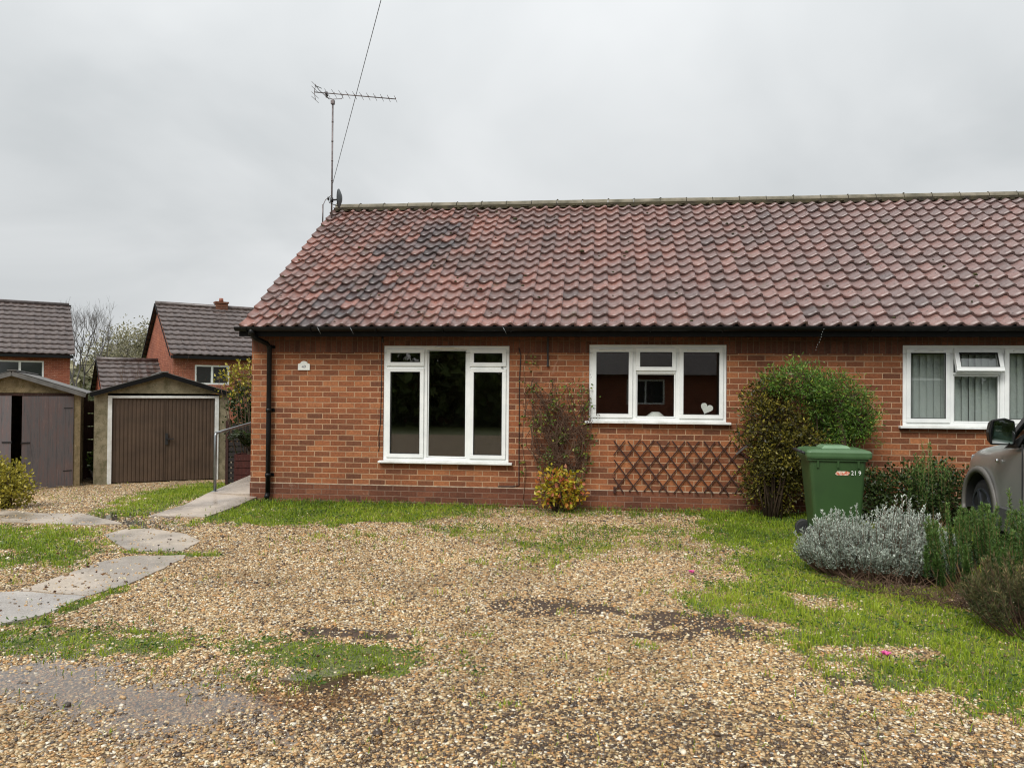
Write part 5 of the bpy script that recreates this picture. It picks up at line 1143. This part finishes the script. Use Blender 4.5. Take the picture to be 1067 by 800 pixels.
b = MB(); b.box(-.8,.8,-3.3,-.7,.95,1.08); b.build('cabin_trim', M_dark, car)
for sx in (-.38, .38): b = MB(); b.box(sx-.24,sx+.24,-1.95,-1.82,1.0,1.45); b.box(sx-.12,sx+.12,-1.93,-1.86,1.47,1.62); b.build('seat', M_dark, car, bevel=.03)
for s in (-1, 1):
    b = MB(); c_ = Vector((s*1.045, -.80, 1.20)); pts_ = [(-.11,-.12),(.11,-.12),(.125,-.02),(.11,.12),(.02,.15),(-.10,.13),(-.125,.0)]
    b.prism([(p[0], p[1]) for p in pts_], lambda p, t: (c_.x+p[0]*(1-.25*t), c_.y-.04+.15*t, c_.z+p[1]*(1-.25*t))); b.bar((s*.93,-.76,1.13), (s*1.0,-.78,1.14), .06, .05); mi = b.build('wing_mirror', M_black, car, bevel=.015)
    b = MB(); b.prism([(p[0]*.85, p[1]*.85) for p in pts_], lambda p, t: (c_.x+p[0], c_.y-.046+.004*t, c_.z+p[1])); mg = Mat('mirror_glass', .02, 1.0); mg.col((.62, .66, .66)); b.build('mirror_glass', mg.m, mi)
    b = MB(); b.add([(s*.937,-.60,1.04),(s*.937,-.90,1.06),(s*.90,-1.0,1.22),(s*.905,-.72,1.12)], [(0,1,2,3)]); b.add([(s*.92,-.60,1.04),(s*.92,-.90,1.06),(s*.885,-1.0,1.22),(s*.89,-.72,1.12)], [(3,2,1,0)]); b.build('mirror_sail', M_black, car)
    b = MB(); b.box(s*.934-.006, s*.934+.006, -.985,-.981,.46,1.10); b.box(s*.938-.006, s*.938+.006, -1.60,-1.595,.30,1.12); b.build('door_gap', M_dark, car)
    b = MB(); b.box(s*.945-.012, s*.945+.012, -1.45,-1.27,.95,.985); b.build('door_handle', M_dark, car, bevel=.004)
    b = MB(); b.tube([(s*.925,-.43,.90),(s*.945,-.43,.90)], [.022,.015], 12); b.build('side_repeater', M_chrome, car)
    b = MB(); b.hexa([(s*.55,.79,.66),(s*.78,.70,.66),(s*.84,.50,.70),(s*.60,.55,.70),(s*.55,.74,.80),(s*.76,.66,.82),(s*.85,.42,.90),(s*.62,.5,.92)]); b.build('headlight', mottled('headlight_lens', srgb(190, 196, 200), srgb(160, 166, 170), 8, .1, bump=0), car, bevel=.01)
    b = MB(); b.box(s*.84-.05, s*.84+.05, -3.53,-3.42,.8,1.25); b.build('tail_light', Mat('red_lens', .2).col((.35, .02, .02)).m, car, bevel=.01)

# ------------------------------------------------------------------ houses beyond the garages
HB = R(39.4)
def far_house(name, label, loc, L_, D_, ez, rz_, gz, wins, chim=None, rows=11, group="far brick houses", mat=M_farbrick):
    r_ = thing(name, label, 'house', loc, HB, group); m = MB()
    wall_open(m, 0, L_, gz, ez, 0, .2, [w[:4] for w in wins]); 
    m.add([(0,0,gz),(0,D_,gz),(0,D_,ez),(0,D_/2,rz_-.1),(0,0,ez)], [(4,3,2,1,0)]); m.add([(L_,0,gz),(L_,D_,gz),(L_,D_,ez),(L_,D_/2,rz_-.1),(L_,0,ez)], [(0,1,2,3,4)])
    m.add([(0,D_,gz),(L_,D_,gz),(L_,D_,ez),(0,D_,ez)], [(3,2,1,0)]); m.build('wall', mat, r_, uv=True)
    pf = lambda u: .016*np.cos(2*math.pi*u)
    rf = pantile_slope('roof', -.15, L_+.15, -.25, ez, D_/2, rz_, M_fartile, r_, tw=.30, rows=rows, nu=5, tilt=.036, lip=.026, prof=pf)
    pantile_slope('rear_roof', -.15, L_+.15, D_+.25, ez, D_/2, rz_, M_fartile, r_, tw=.6, rows=rows, nu=3, tilt=.05, lip=.03, prof=pf)
    m = MB(); m.tube([(-.15, D_/2, rz_+.02), (L_+.15, D_/2, rz_+.02)], .11, 10); m.build('ridge', M_fartile, rf)
    m = MB(); m.box(-.12, L_+.12, -.30, -.1, ez-.16, ez-.03); m.build('gutter', M_black, r_)
    for x_ in (-.17, L_+.15):
        m = MB(); m.bar((x_, -.25, ez-.05), (x_, D_/2, rz_-.02), .03, .06); m.build('bargeboard', M_blackwood, r_)
        m = MB(); m.bar((x_, D_+.25, ez-.05), (x_, D_/2, rz_-.02), .03, .10); m.build('bargeboard', M_blackwood, r_)
    for (a, b_, c_, d_, k) in wins:
        m = MB(); frame_ring(m, a, b_, c_, d_, .07, .02, .09); n = k
        for q in range(1, n): xx = a+(b_-a)*q/n; m.box(xx-.045, xx+.045, .018, .088, c_+.07, d_-.07)
        w_ = m.build('window', M_upvc, r_); m = MB(); m.box(a+.05, b_-.05, .05, .06, c_+.05, d_-.05); m.build('pane', M_farglass, w_)
    if chim:
        m = MB(); x_ = chim; m.box(x_-.27, x_+.27, D_/2-.2, D_/2+.2, rz_-.4, rz_+.20); m.box(x_-.31, x_+.31, D_/2-.24, D_/2+.24, rz_+.20, rz_+.28); cc = m.build('chimney', M_plinth, rf, uv=True)
        for q in (-.0,): m = MB(); m.tube([(x_+q, D_/2, rz_+.28), (x_+q, D_/2, rz_+.46)], [.11, .09], 12); m.build('chimney_pot', mottled('terracotta', srgb(150, 90, 70), srgb(120, 74, 60), 6), cc)
    return r_
# right-hand house: gable corner at the facade's left end
far_house('brick_house', 'two storey red brick house with brown tiled roof and single chimney', (-12.73, 19.89, 0), 11.0, 8.0, 2.98, 5.45, -2.1, [(.85, 2.25, 1.75, 2.58, 2), (4.9, 6.4, 1.75, 2.58, 2), (.85, 2.25, -1.0, .3, 2)], chim=2.75)
# left-hand house: its right corner is at (-18.36, 21.27)
Lh = 9.5; ca, sa = math.cos(HB), math.sin(HB)
far_house('brick_house', 'two storey red brick house at the left edge with wide white window', (-18.36-Lh*ca, 21.27-Lh*sa, 0), Lh, 8.0, 3.02, 5.55, -2.1, [(Lh-2.75, Lh-.98, 1.75, 2.72, 2), (1.0, 2.8, 1.75, 2.72, 2)])
b = MB(); b.tube([(0,0,0),(.02,-.1,.02),(.02,-.2,.0)], .02, 6)
# side extension against the right-hand house's gable
ex = 2.35
far_house('brick_outbuilding', 'low brick outbuilding with brown tiled roof beside the two storey house', (-12.73-ex*ca-4*sa*.35, 19.89-ex*sa+4*ca*.35, 0), ex-.12, 5.2, 1.25, 2.82, -2.1, [], rows=8)
# farther roof between the trees
dh = thing('distant_house', 'far off house with mossy brown roof between the trees', 'house', (-31.5, 44.3, 0), HB); b = MB(); b.prism([(-.3,0,),(7.3,0),(7.3,.1),(-.3,.1)], lambda p, t: (p[0], 3.5*t-.2, 3.3+1.7*t+p[1])); b.build('roof', M_greentile, dh); b = MB(); b.box(0,7,0,6.6,-2.1,3.28); b.build('wall', M_farbrick, dh, uv=True)
b = MB(); b.prism([(-.3,0,),(7.3,0),(7.3,.1),(-.3,.1)], lambda p, t: (p[0], 3.302+3.5*t, 5.0-1.7*t+p[1])); b.build('rear_roof', M_greentile, dh)

# trees beyond
tree('bare_tree', 'tall bare winter tree between the two houses', (-28.1, 35.5, -2.1), 8.4, depth=7, bark=M_greytwig, spread=.42, seed=3, up=.45, r0=.11, th=.34, group='bare trees between the far houses')
tree('bare_tree', 'smaller bare tree left of the tall bare one, close to the house wall', (-29.8, 35.2, -2.1), 7.2, depth=5, bark=M_greytwig, spread=.32, seed=5, up=.5, r0=.08, th=.3, group='bare trees between the far houses')
tree('leafy_tree', 'pale olive leaved tree behind the brick outbuilding roof', (-30.0, 42.5, -2.1), 7.0, depth=5, leafn=4200, leafL=.20, leafm=M_paleleaf, bark=M_greytwig, spread=.55, seed=8, cl=.42, r0=.13, group='pale leafy trees behind the roofs')
tree('leafy_tree', 'larger pale olive tree beside the gable of the brick house', (-27.6, 43.0, -2.1), 8.0, depth=5, leafn=5000, leafL=.20, leafm=M_paleleaf, bark=M_greytwig, spread=.5, seed=9, cl=.42, r0=.14, group='pale leafy trees behind the roofs')
random.seed(21)
bush('background_hedge', 'green hedge filling the gap between the far houses', 'hedge', (-25.2, 31.5, -2.1), [(0, 0, 1.8, 1.6, 1.2, 2.0), (2.2, 1.2, 1.5, 1.7, 1.2, 1.9), (-1.6, -1, 1.3, 1.5, 1, 1.6)], 9000, .14, .09, leaf_mat('mid_hedge_leaf', [(0, srgb(60, 72, 48)), (1, srgb(118, 122, 84))]), stems=6)
# thin twiggy shrub in front of the gable, above the brown garage
random.seed(31); tw = thing('twiggy_shrub', 'leafless twiggy shrub standing behind the brown garage roof', 'shrub', (-9.3, 13.2, -1.0)); b = MB(); tips = []
for k in range(46):
    x_ = random.uniform(-1.5, 1.3); grow(b, (x_, random.uniform(-.3, .3), 0), (random.gauss(0, .12), 0, 1), random.uniform(1.2, 1.9), .012, 2, tips, .28, 4, .6, .3)
b.build('stem', M_twig, tw)
# far tree belt round the horizon
parts = []
for (n, xa_, xb_, ya_, yb_, hh_) in ((16000, -140, 40, 95, 120, 6.5), (9000, 40, 150, 60, 100, 7)):
    x = rng.uniform(xa_, xb_, n); y = rng.uniform(ya_, yb_, n); H = hh_*(.7+.6*fbm(x, y, .06)); z = -2 + H*rng.random(n)**.7; P = np.stack([x, y, z], 1); parts.append(leaf_arrays(P, rng.normal(size=(n, 3)), 2.0, 1.5, rng.random(n)))
tag(leaves('distant_tree_belt', parts, M_paleleaf), 'far off belt of trees along the horizon', 'woodland', kind='stuff')
# wire between the far houses
b = MB(); b.tube([(-18.2, 21.6, 2.6), (-16.2, 21.5, 2.52), (-13.6, 20.4, 2.62)], .012, 5); tag(b.build('service_wire', M_cable), 'thin dark cable strung between the two far brick houses', 'wire')

# ------------------------------------------------------------------ across the close, behind the photographer (seen in the glass)
oh = thing('opposite_bungalow', 'brick bungalow across the close seen only as a reflection in the windows', 'house', (16, -27, 0), R(180)); b = MB(); OW = [(3, 4.8, 1.0, 2.2), (8, 9.8, 1.0, 2.2), (12, 13.8, .6, 2.2), (17, 18.8, 1.0, 2.2)]
wall_open(b, 0, 26, -.2, 2.5, 0, .2, OW); b.box(0, .2, .2, 7, -.2, 2.5); b.box(25.8, 26, .2, 7, -.2, 2.5); b.box(.2, 25.8, 6.8, 7, -.2, 2.5); b.build('wall', M_farbrick, oh, uv=True)
b = MB(); b.prism([(-.4, 2.42), (3.5, 5.1), (7.4, 2.42)], lambda p, t: (-.2+26.4*t, p[0], p[1])); b.build('roof', M_fartile, oh)
for w_ in OW:
    b = MB(); frame_ring(b, *w_, .08, .02, .09); b.box((w_[0]+w_[1])/2-.04, (w_[0]+w_[1])/2+.04, .02, .09, w_[2]+.08, w_[3]-.08); f_ = b.build('window', M_upvc, oh); b = MB(); b.box(w_[0]+.05, w_[1]-.05, .05, .06, w_[2]+.05, w_[3]-.05); b.build('pane', M_farglass, f_)
M_hedge2 = leaf_mat('evergreen_leaf', [(0, srgb(76, 92, 54)), (1, srgb(130, 148, 86))]); random.seed(41)
for i, (x_, y_, s_, lb) in enumerate(((-4, -24, 1.6, 'tall dark hedge left of the opposite bungalow'), (20, -23, 1.4, 'tall dark hedge right of the opposite bungalow'), (0, -33, 2.4, 'big dark evergreen behind the opposite bungalow'), (10, -38, 2.8, 'broad dark evergreen far behind the opposite bungalow'))):
    bush('evergreen', lb, 'bush', (x_, y_, 0), [(0, 0, 1.6*s_, 2.4*s_, 1.2*s_, 1.6*s_), (2.4*s_, 0, 1.3*s_, 1.6*s_, 1.0*s_, 1.3*s_), (-2.2*s_, 0, 1.4*s_, 1.6*s_, 1.0*s_, 1.4*s_)], 5000, .35*s_, .22*s_, M_hedge2, stems=4, group='evergreens across the close')
